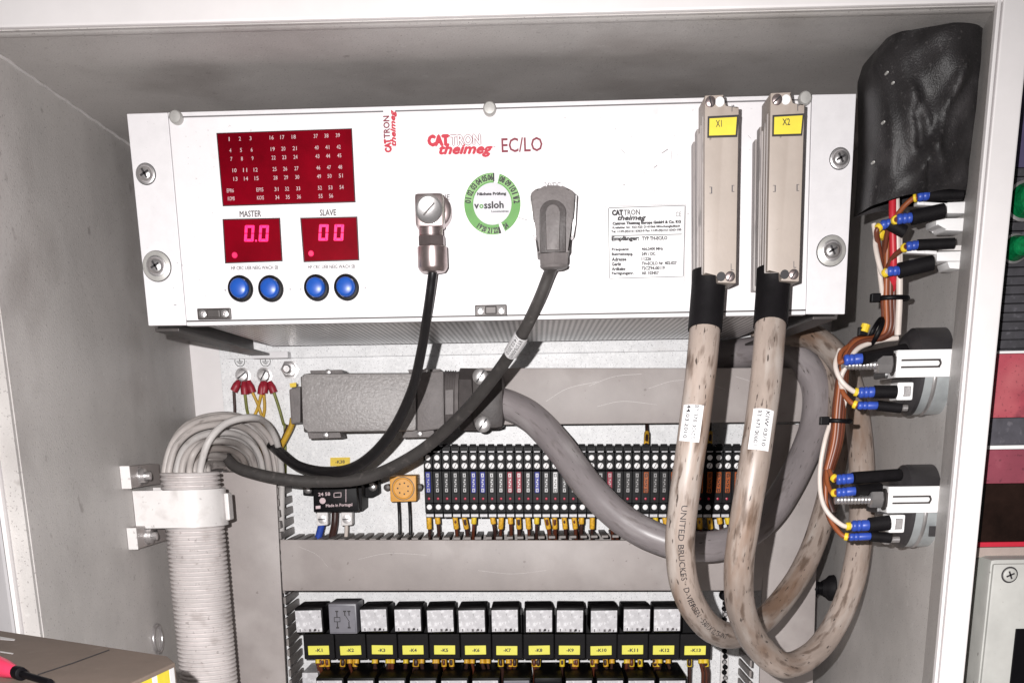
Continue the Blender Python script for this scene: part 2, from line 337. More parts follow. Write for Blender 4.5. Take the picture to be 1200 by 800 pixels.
for u, v, q in ((285, 440, .6), (310, 440, 1.0)):
    c = at(u, v, YM); s = obj('earth_screw', MB().lathe(c, (0,-1,0), [(0, 7.5), (1.6, 7.5), (1.8, 6), (4.5, 6), (6.2, 4.6), (6.6, 2)], 20), m_steel, mp, 40)
    obj('screw_slot', MB().poly([c+V(math.cos(q+d)*r, -6.9, math.sin(q+d)*r) for d, r in ((.12, 5), (-.12, 5), (math.pi+.12, 5), (math.pi-.12, 5))], (0, .6, 0)), m_printk, s)
c = at(340, 433, YM)
obj('earth_stud', MB().lathe(c, (0,-1,0), [(0, 9), (2, 9), (2.2, 7.6), (8, 7.6), (8.4, 6.5), (8.5, 4), (16, 4), (17, 3.2)], 6).lathe(c+V(0,-8,0), (0,-1,0), [(0, 4), (9, 4), (10, 3)], 18), m_steel, mp, 35)

# ------------------------------------------------------------------ wiring ducts
YD = 250.
def duct(label, cover_px, fingers, name='wiring_duct', b=1.2):
    pts = [at(u, v, YD) for u, v in cover_px]
    cx = sum(q.x for q in pts)/len(pts); zb = min(q.z for q in pts)
    t = thing(name, label, 'wiring duct', (cx, YM, zb), 'grey wiring ducts')
    obj('cover', MB().poly(pts, (0, 4, 0), b), m_duct, t, 40)
    for k, (x0, x1, y0, y1, z0, z1) in enumerate(fingers):
        if k == 0: me = obj('finger', MB().box(x0, x1, y0, y1, z0, z1, .5), m_ductd, t); o0 = me; c0 = V(x0, y0, z0)
        else:
            o = o0.copy(); COL.objects.link(o); o.location = (V(x0, y0, z0)-c0)*S
    return t
vl0 = at(323, 556, YD); vl1 = at(337, 830, YD)
fing = []
z = vl0.z-2
while z > -440:
    if not (at(330, 634, YD).z < z < at(330, 634, YD).z-999): fing.append((-220, -217.6, YD+6, YM-1, z-6.6, z))
    z -= 10.2
xr0 = vl0.x
fing = [(xr0-2.6, xr0-.2, a[2], a[3], a[4], a[5]) for a in fing]
duct('upright grey wiring duct whose open top takes the grey cable bundle', [(251, 553), (323, 553), (338, 860), (262, 860)], fing)
# middle duct: fingers along its top edge
m0 = at(328, 632, YD); m1 = at(897, 633, YD)
fing = []; x = m0.x+4
while x < m1.x-6: fing.append((x, x+6.2, YD+6, YM-1, m0.z-3, m0.z-.6)); x += 10.0
md = duct('long horizontal grey wiring duct between the fuse terminals and the yellow tagged relays', [(328, 632), (897, 633), (893, 691.5), (331, 692)], fing)
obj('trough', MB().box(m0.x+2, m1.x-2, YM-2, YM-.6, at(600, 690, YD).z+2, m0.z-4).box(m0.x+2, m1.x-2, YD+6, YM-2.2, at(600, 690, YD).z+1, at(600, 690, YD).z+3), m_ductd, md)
ud = duct('horizontal grey wiring duct level with the hammered grey plug', [(560, 431), (948, 431), (943, 494), (560, 498)], [])
zz0 = at(700, 494, YD).z
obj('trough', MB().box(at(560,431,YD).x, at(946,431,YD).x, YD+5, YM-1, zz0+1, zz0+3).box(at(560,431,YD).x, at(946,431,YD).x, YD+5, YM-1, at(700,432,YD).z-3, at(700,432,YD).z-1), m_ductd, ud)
r0 = at(898, 494, YD)
fing = []; z = at(898, 700, YD).z
while z > -440: fing.append((r0.x+.2-4, r0.x+2.4-4, YD+6, YM-1, z-6.6, z)); z -= 10.2
rd = duct('upright grey wiring duct beside the right wall behind the looped beige cables', [(899, 497), (962, 497), (951, 860), (888, 860)], fing)
# ------------------------------------------------------------------ receiver unit (19 inch, three units high)
un = thing('receiver_unit', 'white rack receiver unit with red displays and four blue buttons', 'receiver', (0, 140, -66))
E4 = [at(u, v, 0) for u, v in ((148.5, 133.5), (1003.5, 110), (990, 368), (174, 381.5))]
TL, TR, BR, BL = E4
sl_t, sl_b = at(197, 132, 0), at(219, 381, 0); sr_t, sr_b = at(951, 111, 0), at(944, 368, 0)
obj('mounting_ear', MB().poly([TL, sl_t-V(.35,0,0), sl_b-V(.35,0,0), BL], (0, 3, 0), .5), m_ear, un)
obj('mounting_ear', MB().poly([sr_t+V(.35,0,0), TR, BR, sr_b+V(.35,0,0)], (0, 3, 0), .5), m_ear, un)
dz = V(0,0,3.2); dzb = V(0,0,3.0)
obj('front_panel', MB().poly([sl_t-dz, sr_t-dz, sr_b+dzb, sl_b+dzb], (0, 3, 0), .45), m_panel, un)
obj('top_rail', MB().poly([sl_t, sr_t, sr_t-dz*.75, sl_t-dz*.75], (0, 9, 0), .3), m_ear, un)
obj('bottom_rail', MB().poly([sl_b+dzb*.72, sr_b+dzb*.72, sr_b-V(0,0,.3), sl_b-V(0,0,.3)], (0, 9, 0), .3), m_ear, un)
obj('case', MB().box(-222, 222, 9.5, 286, -60.5, 62, 1), m_ear, un)
obj('perforated_bottom', MB().box(-215, 215, 12, 284, -62.4, -61), m_perf, un)
obj('bottom_front_strip', MB().box(-221, 221, 10, 20, -64.5, -62.6), m_dsteel, un)
for s in (-1, 1):     # bearer rails under the unit's sides
    obj('bearer_rail', MB().box(min(s*222, s*239), max(s*222, s*239), 8, 300, -69.5, -67.5, .4).box(min(s*237, s*239), max(s*237, s*239), 8, 300, -67.5, -55), m_dsteel, un)
    obj('bearer_foot', MB().box(min(s*205, s*239), max(s*205, s*239), 300.5, YM-5.5, -72, -66, .5), m_ear, un)
# slotted retaining studs on the top edge
for u, v, m_ in ((208, 139, m_washer), (574, 129, m_washer), (942, 117, m_washer)):
    c = at(u, v, 0); obj('retaining_stud', MB().lathe(c, (0,-1,0), [(-.2, 4.2), (3, 4.4), (5, 4.2), (5.8, 3.4), (6, 1)], 22), m_, un, 40)
# panel screws
for u, v, wash, R in ((171, 204, 0, 6.4), (984, 186, 0, 6.4), (184, 312, 9.6, 6.8), (974, 294, 9.6, 6.8)):
    c = at(u, v, 0)
    if wash: obj('washer', MB().lathe(c, (0,-1,0), [(0, wash), (1, wash), (1.3, wash-.5)], 28), m_washer, un, 40)
    obj('screw_shadow_ring', MB().lathe(c, (0,-1,0), [(-.05, (wash or R)+.45), (.12, (wash or R)+.45)], 28), m_printk, un)  # thin black ring set beneath each head as its painted shadow
    d = 1.4 if wash else .0
    sc = obj('panel_screw', MB().lathe(c, (0,-1,0), [(d, R), (d+1.1, R), (d+1.3, R-1), (d+2.6, R-1.5), (d+3.6, R-2.8), (d+3.9, 1.0)], 22), m_steel, un, 35)
    x = MB()
    for a in (.5, .5+math.pi/2):
        e = V(math.cos(a), 0, math.sin(a)); f = V(-e.z, 0, e.x)
        x.poly([c+e*3.2+f*.7+V(0,-d-3.95,0), c+e*3.2-f*.7+V(0,-d-3.95,0), c-e*3.2-f*.7+V(0,-d-3.95,0), c-e*3.2+f*.7+V(0,-d-3.95,0)], (0, 1, 0))
    obj('cross_recess', x, m_printk, sc)
# dark hinge clips on the bottom edge
for u0, u1, v0, v1 in ((233, 271, 361, 375), (557, 594, 357, 371)):
    a = at(u0, v1, 0); b = at(u1, v0, 0); h = obj('hinge_clip', MB().box(a.x, b.x, -3, -.1, a.z, b.z, .8).box(a.x+7, b.x-7, -5, -3.1, a.z+1, b.z-1, .8), m_dsteel, un)
    for q in (.17, .83):
        cc = V(a.x+(b.x-a.x)*q, -3, (a.z+b.z)/2); obj('clip_screw', MB().lathe(cc, (0,-1,0), [(0, 2.7), (1.2, 2.5), (1.5, 1.2), (1.1, .9)], 16), m_steel, h, 40)
# the large red display
Q = [(254.5, 157), (411.5, 151.5), (415.5, 236), (262, 240.5)]
dp = obj('display_window', MB().px(Q, -.35, .3), m_reddisp, un)
obj('display_edge', MB().px([(253.5, 156), (412.5, 150.5), (416.8, 237.3), (261, 241.8)], -.16, .15), m_reddark, dp)
nums = MB()
def bil(x, y):
    a = Vector(Q[0]).lerp(Vector(Q[1]), x); b = Vector(Q[3]).lerp(Vector(Q[2]), x); return a.lerp(b, y)
def num(txt, x, y, w, h=.052):
    a = bil(x-w/2, y+h/2); b = bil(x+w/2, y+h/2); nums.tpx(txt, a.x, a.y, b.x, b.y, 4.6, -.55, bold=.0)
rows = [.075, .235, .355, .515, .635, .795, .91]
cols = [[.085, .165, .245], [.415, .495, .58], [.745, .825, .91]]
nn = 1
for bi, nrow in ((0, 5), (1, 7), (2, 7)):
    for ri in range(nrow):
        for ci in range(3):
            if nn > 56: continue
            num(str(nn), cols[bi][ci]+(.015 if bi == 0 and ri > 2 else -.012 if bi else 0)+(.01*ri/6), rows[ri]+.005, .006 if nn == 1 else .014 if nn < 10 else .030); nn += 1
for tx, x, y in (('EPR6', .06, .80), ('EPI5', .285, .80), ('KOMB', .062, .912), ('KOIS', .285, .912)): num(tx, x, y, .052)
obj('display_numerals', nums, m_printw, dp)
# small seven-segment windows
def seg(digit_px, b):
    (x0, y0), (x1, y1) = digit_px; w = x1-x0; h = y1-y0; t = 3.0; g = .5
    def q(p): b.px([(u+(y1-v)*.06, v) for u, v in p], -.75, .3)
    ym = (y0+y1)/2
    q([(x0+g, y0), (x1-g, y0), (x1-t, y0+t), (x0+t, y0+t)]); q([(x0+t, y1-t), (x1-t, y1-t), (x1-g, y1), (x0+g, y1)])
    for xa_, xb_ in ((x0, x0+t), (x1-t, x1)):
        q([(xa_, y0+g), (xb_, y0+g), (xb_, ym-g), (xa_, ym-g)]); q([(xa_, ym+g), (xb_, ym+g), (xb_, y1-g), (xa_, y1-g)])
for P4, digs, dot, led in (([(262, 258), (327, 256.5), (330, 305), (265, 307.5)], [((286, 264), (297, 283)), ((303, 264), (314, 283))], (300, 282), (275, 299)),
                           ([(353, 256.5), (417.5, 255), (420, 304), (357, 306)], [((373, 263), (384, 282)), ((391, 263), (402, 282))], None, (364.5, 297))):
    w = obj('digit_window', MB().px(P4, -.35, .3), m_reddisp, un)
    obj('display_edge', MB().px([(P4[0][0]-1.3, P4[0][1]-1.3), (P4[1][0]+1.3, P4[1][1]-1.3), (P4[2][0]+1.3, P4[2][1]+1.3), (P4[3][0]-1.3, P4[3][1]+1.3)], -.16, .15), m_reddark, w)
    for k, d in enumerate(digs):
        b = MB(); seg(d, b)
        if dot and k == 0: b.px([(dot[0]-1, dot[1]-1), (dot[0]+1, dot[1]-1), (dot[0]+1, dot[1]+1), (dot[0]-1, dot[1]+1)], -.75, .3)
        obj('digit', b, m_digit, w)
    c = at(led[0], led[1], -.4); obj('status_light', MB().lathe(c, (0,-1,0), [(0, 2.0), (.4, 1.6)], 14), m_led, w)
# blue push buttons
for u, v in ((282.5, 338.5), (318, 338.5), (371.5, 337.5), (406.5, 337)):
    c = at(u, v, 0); bt = obj('push_button', MB().lathe(c, (0,-1,0), [(0, 8.6), (3.0, 8.6), (4.2, 8.0), (4.4, 6.7), (2, 6.5)], 32, cap=False), m_black, un, 40)
    obj('button_cap', MB().lathe(c, (0,-1,0), [(.4, 6.4), (6.2, 6.4), (7.6, 5.9), (8.3, 4.5), (8.5, .6)], 32), m_blue, bt, 50)
# print on the panel
t = MB(); t.tpx('MASTER', 281, 254.5, 306, 253.9, 7.2, -.12, heavy=.22); t.tpx('SLAVE', 375, 253, 394, 252.5, 7.2, -.12, heavy=.22)
obj('lettering', t, m_printg, un)
t = MB(); t.tpx('HF CRC UEB NEIG WACH SB', 271, 316.2, 326, 315.4, 4.2, -.12, heavy=.12); t.tpx('HF CRC UEB NEIG WACH SB', 361, 315, 416, 314.2, 4.2, -.12, heavy=.12)
for u, v in ((264, 340), (340, 339), (352.5, 339), (428, 337)): t.tpx('+', u-1.4, v+1.4, u+1.4, v+1.4, 2.8, -.12)
obj('small_lettering', t, m_printg, un)
t = MB(); t.tpx('EC/LO', 588, 179, 636, 177.3, 17, -.12, bold=.012); obj('model_lettering', t, m_printm, un)
t = MB(); t.tpx('CAT', 502, 171.2, 526, 170.4, 12.3, -.12, bold=.02, heavy=1.1); t.tpx('theimeg', 515, 184.5, 577, 183.5, 15.5, -.12, bold=.01, shear=.3, heavy=.7)
obj('logo_lettering', t, m_printr, un)
t = MB(); t.tpx('TRON', 528, 170.5, 563, 169.4, 11.8, -.12, heavy=1.0); t.tpx('TM', 577.5, 173.4, 580.5, 173.3, 2, -.12); lo = obj('logo_outline', t, m_printm, un)
t = MB(); t.tpx('TRON', 528, 170.5, 563, 169.4, 11.8, -.25, heavy=.3); obj('logo_inside', t, m_panel, lo)
t = MB(); t.tpx('ANTENNE', 489, 235, 527, 234, 6, -.12, heavy=.15); t.tpx('24VDC', 638, 220, 657, 219.5, 6, -.12); obj('socket_lettering', t, m_printg, un)
# torn strip sticker
sk = obj('strip_sticker', MB().px([(449, 128), (463, 128), (467, 188.5), (451, 189.5)], -.2, .15), m_sticker, un)
t = MB(); t.tpx('CAT', 459, 178, 457.5, 163, 7.5, -.35, bold=.02, heavy=.6); t.tpx('theimeg', 466, 171, 464.5, 129, 8, -.35, bold=.01, shear=.3, heavy=.4); obj('sticker_lettering', t, m_printr, sk)
t = MB(); t.tpx('TRON', 457, 162, 456, 136, 7, -.35, heavy=.3); obj('sticker_outline', t, m_printm, sk)
# scratches and scuffs
t = MB()
for u, v, a, l in ((730, 177, .7, 7), (768, 195, -.6, 5), (731, 216, .2, 3), (766, 222, .9, 4), (779, 177, -.6, 9), (787, 184, 1.5, 16), (878, 160, .8, 5), (205, 357, 0, 3), (806, 250, .2, 2), (612, 256, .3, 12), (545, 321, .1, 3), (533, 300, 1.2, 4)):
    dx, dy = math.cos(a)*l/2, math.sin(a)*l/2; t.px([(u-dx, v-dy), (u+dx, v+dy), (u+dx+.3, v+dy+.8), (u-dx+.3, v-dy+.6)], -.1, .05)
for k in range(90):
    u = random.choice([random.uniform(430, 490), random.uniform(530, 640), random.uniform(690, 800), random.uniform(200, 250)]); v = random.uniform(150, 365); q = random.uniform(.3, .8)
    t.px([(u, v), (u+q*1.5, v), (u+q, v+q)], -.1, .05)
obj('scuff_marks', t, m_printg, un)
# round green inspection sticker
cx, cy, R = 577, 238.8, 33.0
def circ(r, a): return (cx+math.cos(a)*r, cy-math.sin(a)*r*1.10)
def ring_px(r0, r1, a0, a1, n, Y):
    b = MB(); vs = []; fs = []
    for k in range(n+1):
        a = a0+(a1-a0)*k/n; vs += [at(*circ(r0, a), Y), at(*circ(r1, a), Y)]
    for k in range(n): fs.append((2*k, 2*k+2, 2*k+3, 2*k+1))
    return b.add(vs, fs)
st = obj('inspection_sticker', MB().px([circ(R*.70, k*math.pi/20) for k in range(40)], -.3, .2), mat('sticker_grey', (.58,.57,.60), .45, var=.05), un, label='round green and white inspection sticker')
g1, g2 = math.radians(75), math.radians(86)
obj('green_ring', ring_px(R*.68, R, g2, g2+math.radians(203), 44, -.42), m_green, st)
obj('green_ring', ring_px(R*.68, R, math.radians(-63), g1, 30, -.42), m_green, st)
for a0, a1, r0_ in ((math.radians(88), math.radians(176), .72), (math.radians(4), math.radians(72), .72), (math.radians(237), math.radians(286), .80)): 
    obj('pale_band', ring_px(R*r0_, R*.97, a0, a1, 24, -.5), m_greenl, st)
t = MB()
def ringtxt(s, deg, r, h, w, out=1):
    a = math.radians(deg); c = circ(r, a); tx = V(math.sin(a)*out, math.cos(a)*out, 0)
    t.tpx(s, c[0]-tx.x*w/2, c[1]-tx.y*w/2, c[0]+tx.x*w/2, c[1]+tx.y*w/2, h, -.62, bold=.015, heavy=.25)
for k, dg in enumerate((173, 156, 140, 124, 109, 95)): ringtxt('%02d' % (k+1), dg, R*.76, 7, 6)
for k, dg in enumerate((66, 50, 34, 19, 7)): ringtxt('%02d' % (k+8), dg, R*.76, 7, 6)
for s, dg in (('19', 238), ('20', 250), ('21', 264), ('22', 278), ('24', 304)): ringtxt(s, dg, R*.95, 6.4, 5.0, -1)
t.px([circ(R, math.radians(86)), circ(R*.72, math.radians(84)), circ(R*.72, math.radians(88)), circ(R, math.radians(89))], -.62, .05)
t.px([circ(R, math.radians(-71)), circ(R*.78, math.radians(-71)), circ(R*.78, math.radians(-76)), circ(R, math.radians(-76))], -.62, .05)
t.tpx('Nächste Prüfung', 559.5, 230, 593, 229.3, 4.2, -.62, bold=.015, heavy=.25)
t.tpx('v', 556, 244.5, 561, 244.4, 5.2, -.62, heavy=.4); t.tpx('ssloh', 567.5, 244.4, 590, 243.8, 8, -.62, heavy=.4); t.tpx('Locomotives', 576, 249, 596, 248.7, 2.6, -.62, bold=.03)
obj('sticker_lettering', t, m_printk, st)
t = MB(); t.tpx('o', 561.6, 244.5, 566.8, 244.4, 5.2, -.62, bold=.04); obj('green_letter', t, m_green, st)
# nameplate
np_ = obj('nameplate', MB().px([(709.5, 242), (803, 239.5), (801, 331.5), (711, 334)], -.2, .15), m_sticker, un)
t = MB()
fr_ = [(713.5, 244), (803-.6, 241.2), (800.5, 323.5), (714.5, 326)]
for i in range(4):
    a, b = Vector(fr_[i]), Vector(fr_[(i+1)%4]); n = Vector((b.y-a.y, a.x-b.x)).normalized()*.75; t.px([tuple(a), tuple(b), tuple(b+n), tuple(a+n)], -.36, .1)
fr2 = [(709.5, 242), (803.6, 239.5), (801.8, 331.5), (711, 334)]
for i in range(4):
    a, b = Vector(fr2[i]), Vector(fr2[(i+1)%4]); n = Vector((b.y-a.y, a.x-b.x)).normalized()*.3; t.px([tuple(a), tuple(b), tuple(b+n), tuple(a+n)], -.3, .1)
t.tpx('CAT', 717.5, 252.5, 730, 252.2, 6.2, -.4, bold=.02, heavy=.5); t.tpx('TRON', 731, 252.2, 750, 251.7, 6.2, -.4, heavy=.15); t.tpx('theimeg', 724, 260, 757, 259.4, 7.4, -.4, bold=.01, shear=.3, heavy=.35)
t.tpx('CE', 792, 254, 798.5, 253.8, 5.6, -.4)
t.tpx('Cattron Theimeg Europa GmbH & Co. KG', 718, 264.6, 798, 262.2, 4.2, -.4, bold=.02, heavy=.3)
t.tpx('Krefelder Str. 423-425 D-41066 Mönchengladbach', 718, 269, 797, 266.8, 3.5, -.4, bold=.012, heavy=.18)
t.tpx('Tel. ++49-(0)2161-6363-0 Fax ++49-(0)2161-6363-100', 716.5, 273.6, 798.5, 271.2, 3.5, -.4, bold=.012, heavy=.18)
t.px([(716.5, 276), (799, 274), (799, 274.9), (716.5, 276.9)], -.4, .05)
t.tpx('Empfänger:', 717, 283.6, 749, 282.8, 6.2, -.4, bold=.02, heavy=.35); t.tpx('TYP TH-EC/LO', 752.5, 281.6, 782, 280.8, 4.2, -.4, bold=.015, heavy=.18)
for k, (a, b, wa, wb) in enumerate((('Frequenz', '466,2400 MHz', 20, 25), ('Betriebsspg.', '24V / DC', 25, 16), ('Adresse', '11226', 17, 11), ('Gerät', 'TH-EC/LO Nr. 402-027', 11, 41), ('Artikelnr.', '72CZ94-00119', 17, 27), ('Fertigungsnr.', 'AK 103457', 26, 20))):
    y = 294.8+k*5.6; t.tpx(a, 717, y, 717+wa, y-wa*.02, 4.1, -.4, bold=.02, heavy=.18); t.tpx(b, 752, y-.9, 752+wb, y-.9-wb*.02, 3.8, -.4, bold=.015, heavy=.18)
obj('nameplate_lettering', t, m_printk, np_)

# ------------------------------------------------------------------ multipole plugs X1 and X2 with thick beige cables
def cable_text(b, txt, P, s0, s1, h, r, off=0., n0=None, **kw):
    fr = frames_front(P); L = [0.]
    for i in range(1, len(P)): L.append(L[-1]+(P[i]-P[i-1]).length)
    def fn(x, y):
        s = s0+(s1-s0)*x; i = max(j for j in range(len(L)) if L[j] <= s or j == 0); i = min(i, len(P)-2); q = (s-L[i])/max(L[i+1]-L[i], 1e-6)
        p = P[i].lerp(P[i+1], q); t_, n, sd = fr[i]; a = (off+(y-.5)*h)/r
        return p+(n*math.cos(a)+sd*math.sin(a))*(r+.25)
    return b.text(txt, fn, **kw)
def frames_front(P):                                  # tangent, normal towards the front, side (reading direction along the cable)
    o = []
    for i in range(len(P)):
        t_ = (P[min(i+1, len(P)-1)]-P[max(i-1, 0)]).normalized(); n = (CAM-P[i]).normalized(); n = (n-t_*n.dot(t_)).normalized(); o.append((t_, n, n.cross(t_)))
    return o
def plen(P, v_px=None):
    L = [0.]
    for i in range(1, len(P)): L.append(L[-1]+(P[i]-P[i-1]).length)
    return L
def wrap_tag(P, s0, s1, a0, a1, r):
    fr = frames_front(P); L = plen(P); b = MB(); n = 10; idx = [i for i in range(len(P)) if s0 <= L[i] <= s1]; vs = []; fs = []
    for i in idx:
        t_, nn_, sd = fr[i]
        for k in range(n+1):
            a = a0+(a1-a0)*k/n; vs.append(P[i]+(nn_*math.cos(a)+sd*math.sin(a))*r)
    for j in range(len(idx)-1):
        for k in range(n): fs.append((j*(n+1)+k, j*(n+1)+k+1, (j+1)*(n+1)+k+1, (j+1)*(n+1)+k))
    return b.add(vs, fs)
def multi(name, label, mark, front, side, foot, path, r, sleeve_end, tagtext, tag_s, printing, lbl, screws, notch):
    base = at(*foot, 0); tt = thing(name, label, 'plug and cable', base, 'multipole plugs on the receiver')
    YFc = -52.
    F = [at(u, v, YFc) for u, v in front]
    obj('hood', MB().poly(F, (0, 30, 0), .8), m_beige, tt, 40)
    back = [(q.x+.8, q.z) for q in F]
    zt = F[2].z; zb = F[5].z if len(F) > 6 else F[-1].z
    xl = min(q.x for q in F); xr = max(q.x for q in F)
    xlt = min(F[0].x, F[1].x); 
    # stepped shell behind the hood, down to the panel
    top = max(q.z for q in F)-8; bot = min(q.z for q in F)+2
    def slab(y0, y1, dx0, dx1, zt_, zb_):
        xt = [q.x for q in F]; lt = F[0].x; lb = F[-1].x
        return MB().poly([(lt+dx0, y0, zt_), (F[3].x-dx1, y0, zt_), (F[4].x-dx1, y0, zb_), (lb+dx0, y0, zb_)], (0, y1-y0, 0), .7)
    sh = obj('shell', slab(-21.6, -11, -.6, .4, top-4, bot), m_beiged, tt, 40)
    obj('shell_base', slab(-10.8, -.1, -1.4, .2, top-9, bot-3), m_beiged, tt, 40)
    for k in range(3):
        obj('rib', slab(-46+k*8.4, -44.6+k*8.4, -.7, -.7, top-2-k*3, bot+4), m_beiged, tt)
    # yellow marking
    lw = obj('marking_frame', MB().px(lbl[0], YFc-.8, .7), m_printk, tt)
    lb_ = obj('marking', MB().px(lbl[1], YFc-1.5, .6), m_yellow, lw)
    t = MB(); t.tpx(mark, lbl[2][0], lbl[2][1], lbl[2][2], lbl[2][1]-.3, 8, YFc-1.7, bold=.01); obj('marking_text', t, m_printk, lw)
    for (u, v, slot) in screws:
        c = at(u, v, YFc)
        if slot:
            s_ = obj('screw', MB().lathe(c, (0,-1,0), [(-.5, 3.2), (.5, 3.2), (.9, 2.7), (1, .5)], 18), m_nickel, tt, 40)
            a = slot; e = V(math.cos(a), 0, math.sin(a)); f = V(-e.z, 0, e.x)*.45
            obj('screw_slot', MB().poly([c+e*2.9+f+V(0,-1.15,0), c+e*2.9-f+V(0,-1.15,0), c-e*2.9-f+V(0,-1.15,0), c-e*2.9+f+V(0,-1.15,0)], (0, .5, 0)), m_printk, s_)
        else: obj('hole', MB().lathe(c, (0,-1,0), [(-.2, 2.9), (.25, 2.8)], 18), m_printk if v > 200 else m_white, tt)
    for (u, v, s) in notch: obj('moulded_mark', MB().tpx(s, u-1.6, v+4, u+1.6, v+4, 8, YFc-.2), m_printg, tt)
    P = spline(path, 10)
    obj('cable', MB().tube(path, r, 20, 10, rv=.012), m_bcable, tt, 60)
    L = plen(P); ns = max(i for i in range(len(P)) if L[i] <= sleeve_end)
    obj('shrink_sleeve', MB().tube(P[:ns+1], r+1.0, 20, 1), m_blackm, tt, 60)
    obj('cable_tag', wrap_tag(P, tag_s[0], tag_s[1], tag_s[2], tag_s[3], r+.35), m_sticker, tt, 60)
    t = MB(); mid = (tag_s[2]+tag_s[3])/2*r
    for k, s in enumerate(tagtext): cable_text(t, s, P, tag_s[0]+3, tag_s[1]-4, 2.7, r+.35, mid+(k-.5)*-5.2*tag_s[4], bold=.01)
    obj('tag_lettering', t, m_printk, tt)
    if printing:
        t = MB(); cable_text(t, printing[0], P, printing[1], printing[2], 4.6, r+.05, printing[3]); obj('cable_print', t, m_printk, tt)
    return tt, P
p1 = [at(831, 318, -34), at(829, 350, -37), at(822, 430, -50), at(812, 510, -58), at(801, 590, -56), at(797, 645, -48), at(806, 697, -30), at(832, 735, 5), at(865, 743, 45), at(905, 716, 100), at(944, 660, 150), at(970, 585, 190), at(983, 500, 222), at(978, 440, 245), at(952, 408, 268), at(920, 398, 292), at(893, 390, 304), at(884, 380, 306)+V(0, 0, 25)]
multi('multipole_plug', 'beige plug tagged X1 on thick dirty beige cable', 'X1', [(826, 112), (848, 111), (849, 126), (866, 125), (862.5, 332), (841, 331), (840.5, 321), (825, 321)], None, (845, 330), p1, 10.2, 39,
      ('BT 378-00605', '44.03.2010'), (86, 113, -.95, .45, 1), ('UNITED BRUCKES · D-VIERSEN · 5301X 0,75-INT', 150, 285, .5),
      ([(829.5, 136.5), (866, 134.5), (864, 160.5), (829, 161.5)], [(831.5, 139), (863.5, 137.3), (862, 158), (831, 159)], (839, 149, 846)),
      ((832.5, 119.5, 1.8), (843.5, 119.5, 0), (845, 324, 0), (855.5, 324, 1.0)), ((833, 223, ']'), (859, 221, '['), (858, 313, 'L'), (859, 127, 'r')))
p2 = [at(907, 315, -34), at(905, 350, -38), at(898, 440, -62), at(886, 530, -78), at(873, 610, -78), at(866, 665, -64), at(869, 715, -40), at(889, 757, -5), at(922, 779, 25), at(962, 756, 55), at(993, 700, 85), at(1008, 630, 110), at(1010, 550, 135), at(1003, 480, 165), at(987, 428, 195), at(957, 397, 225), at(925, 392, 262), at(906, 393, 290), at(900, 384, 304), at(900, 384, 305)+V(0, 0, 40)]
multi('multipole_plug', 'beige plug tagged X2 on thick stained beige cable', 'X2', [(903, 109), (927, 108), (927.5, 123), (943, 122), (936.5, 330), (915, 329), (914.5, 318), (899, 318)], None, (920, 328), p2, 10.2, 44,
      ('BT 673 00601', 'KIW 03/10'), (98, 126, -.55, .8, -1), None,
      ([(905.5, 135), (942.5, 133), (940, 159), (905, 160)], [(907.5, 137.3), (940.5, 135.4), (938.5, 156.6), (907, 157.6)], (917, 147, 926)),
      ((910.5, 117, .7), (921, 117, 0), (919.5, 321.5, 0), (930, 321.5, 1.0)), ((907.5, 221, ']'), (935, 220, '['), (931.5, 310, 'L'), (936, 126, 'r')))

# ------------------------------------------------------------------ antenna lead with nickel elbow plug
an = thing('antenna_lead', 'thin black antenna cable with nickel elbow plug on the white panel', 'antenna cable', at(505, 316, 0))
c = at(512, 251, 0)
obj('coupling_ring', MB().lathe(c, (0,-1,0), [(-.1, 9.5), (3, 9.5), (3.2, 10.6), (14, 10.6), (14.6, 9.8), (15, 7), (24, 6.5)], 30), m_nickel, an, 35)
e0 = at(503, 246, -33)
obj('elbow_body', MB().box(e0.x-9.2, e0.x+9.2, -35, -17, e0.z-10, e0.z+9.8, 2.2), m_nickel, an, 40)
cp = obj('screw_cap', MB().lathe(V(e0.x, -35, e0.z), (0,-1,0), [(0, 8.8), (.8, 8.8), (1.4, 8.0), (.9, 7.2), (1.0, 1)], 30), m_steel, an, 40)
obj('cap_slot', MB().poly([V(e0.x, -36.2, e0.z)+V(x, 0, z_) for x, z_ in ((-4, -3.2), (-3.3, -4), (4, 3.2), (3.3, 4))], (0, .1, 0)), m_dsteel, cp)
zt = e0.z-10
obj('clamping_nut', MB().lathe(V(e0.x, -26, zt), (0,0,-1), [(0, 8.0), (4.4, 8.0), (4.6, 7.4), (5, 7.4)], 24).lathe(V(e0.x+.4, -26, zt-5), (0,0,-1), [(0, 9.4), (5.6, 9.4)], 6).lathe(V(e0.x+.6, -26, zt-11), (0,0,-1), [(0, 9.4), (.6, 9.8), (12.5, 9.9), (14, 9.2), (15.5, 8), (16, 5)], 26), m_nickel, an, 30)
ap = [V(e0.x+1, -26, zt-22), at(506, 328, -24), at(501, 365, -14), at(494, 410, 20), at(481, 462, 70), at(455, 512, 120), at(420, 545, 160), at(385, 553, 190), at(350, 546, 215), at(325, 527, 240), at(318, 521, 262), at(319, 530, 285)]
obj('cable', MB().tube(ap, lambda q: 3.1+1.7*min(1, max(0, (q-.15)*2.2)), 14, 10), m_rubber, an, 60)

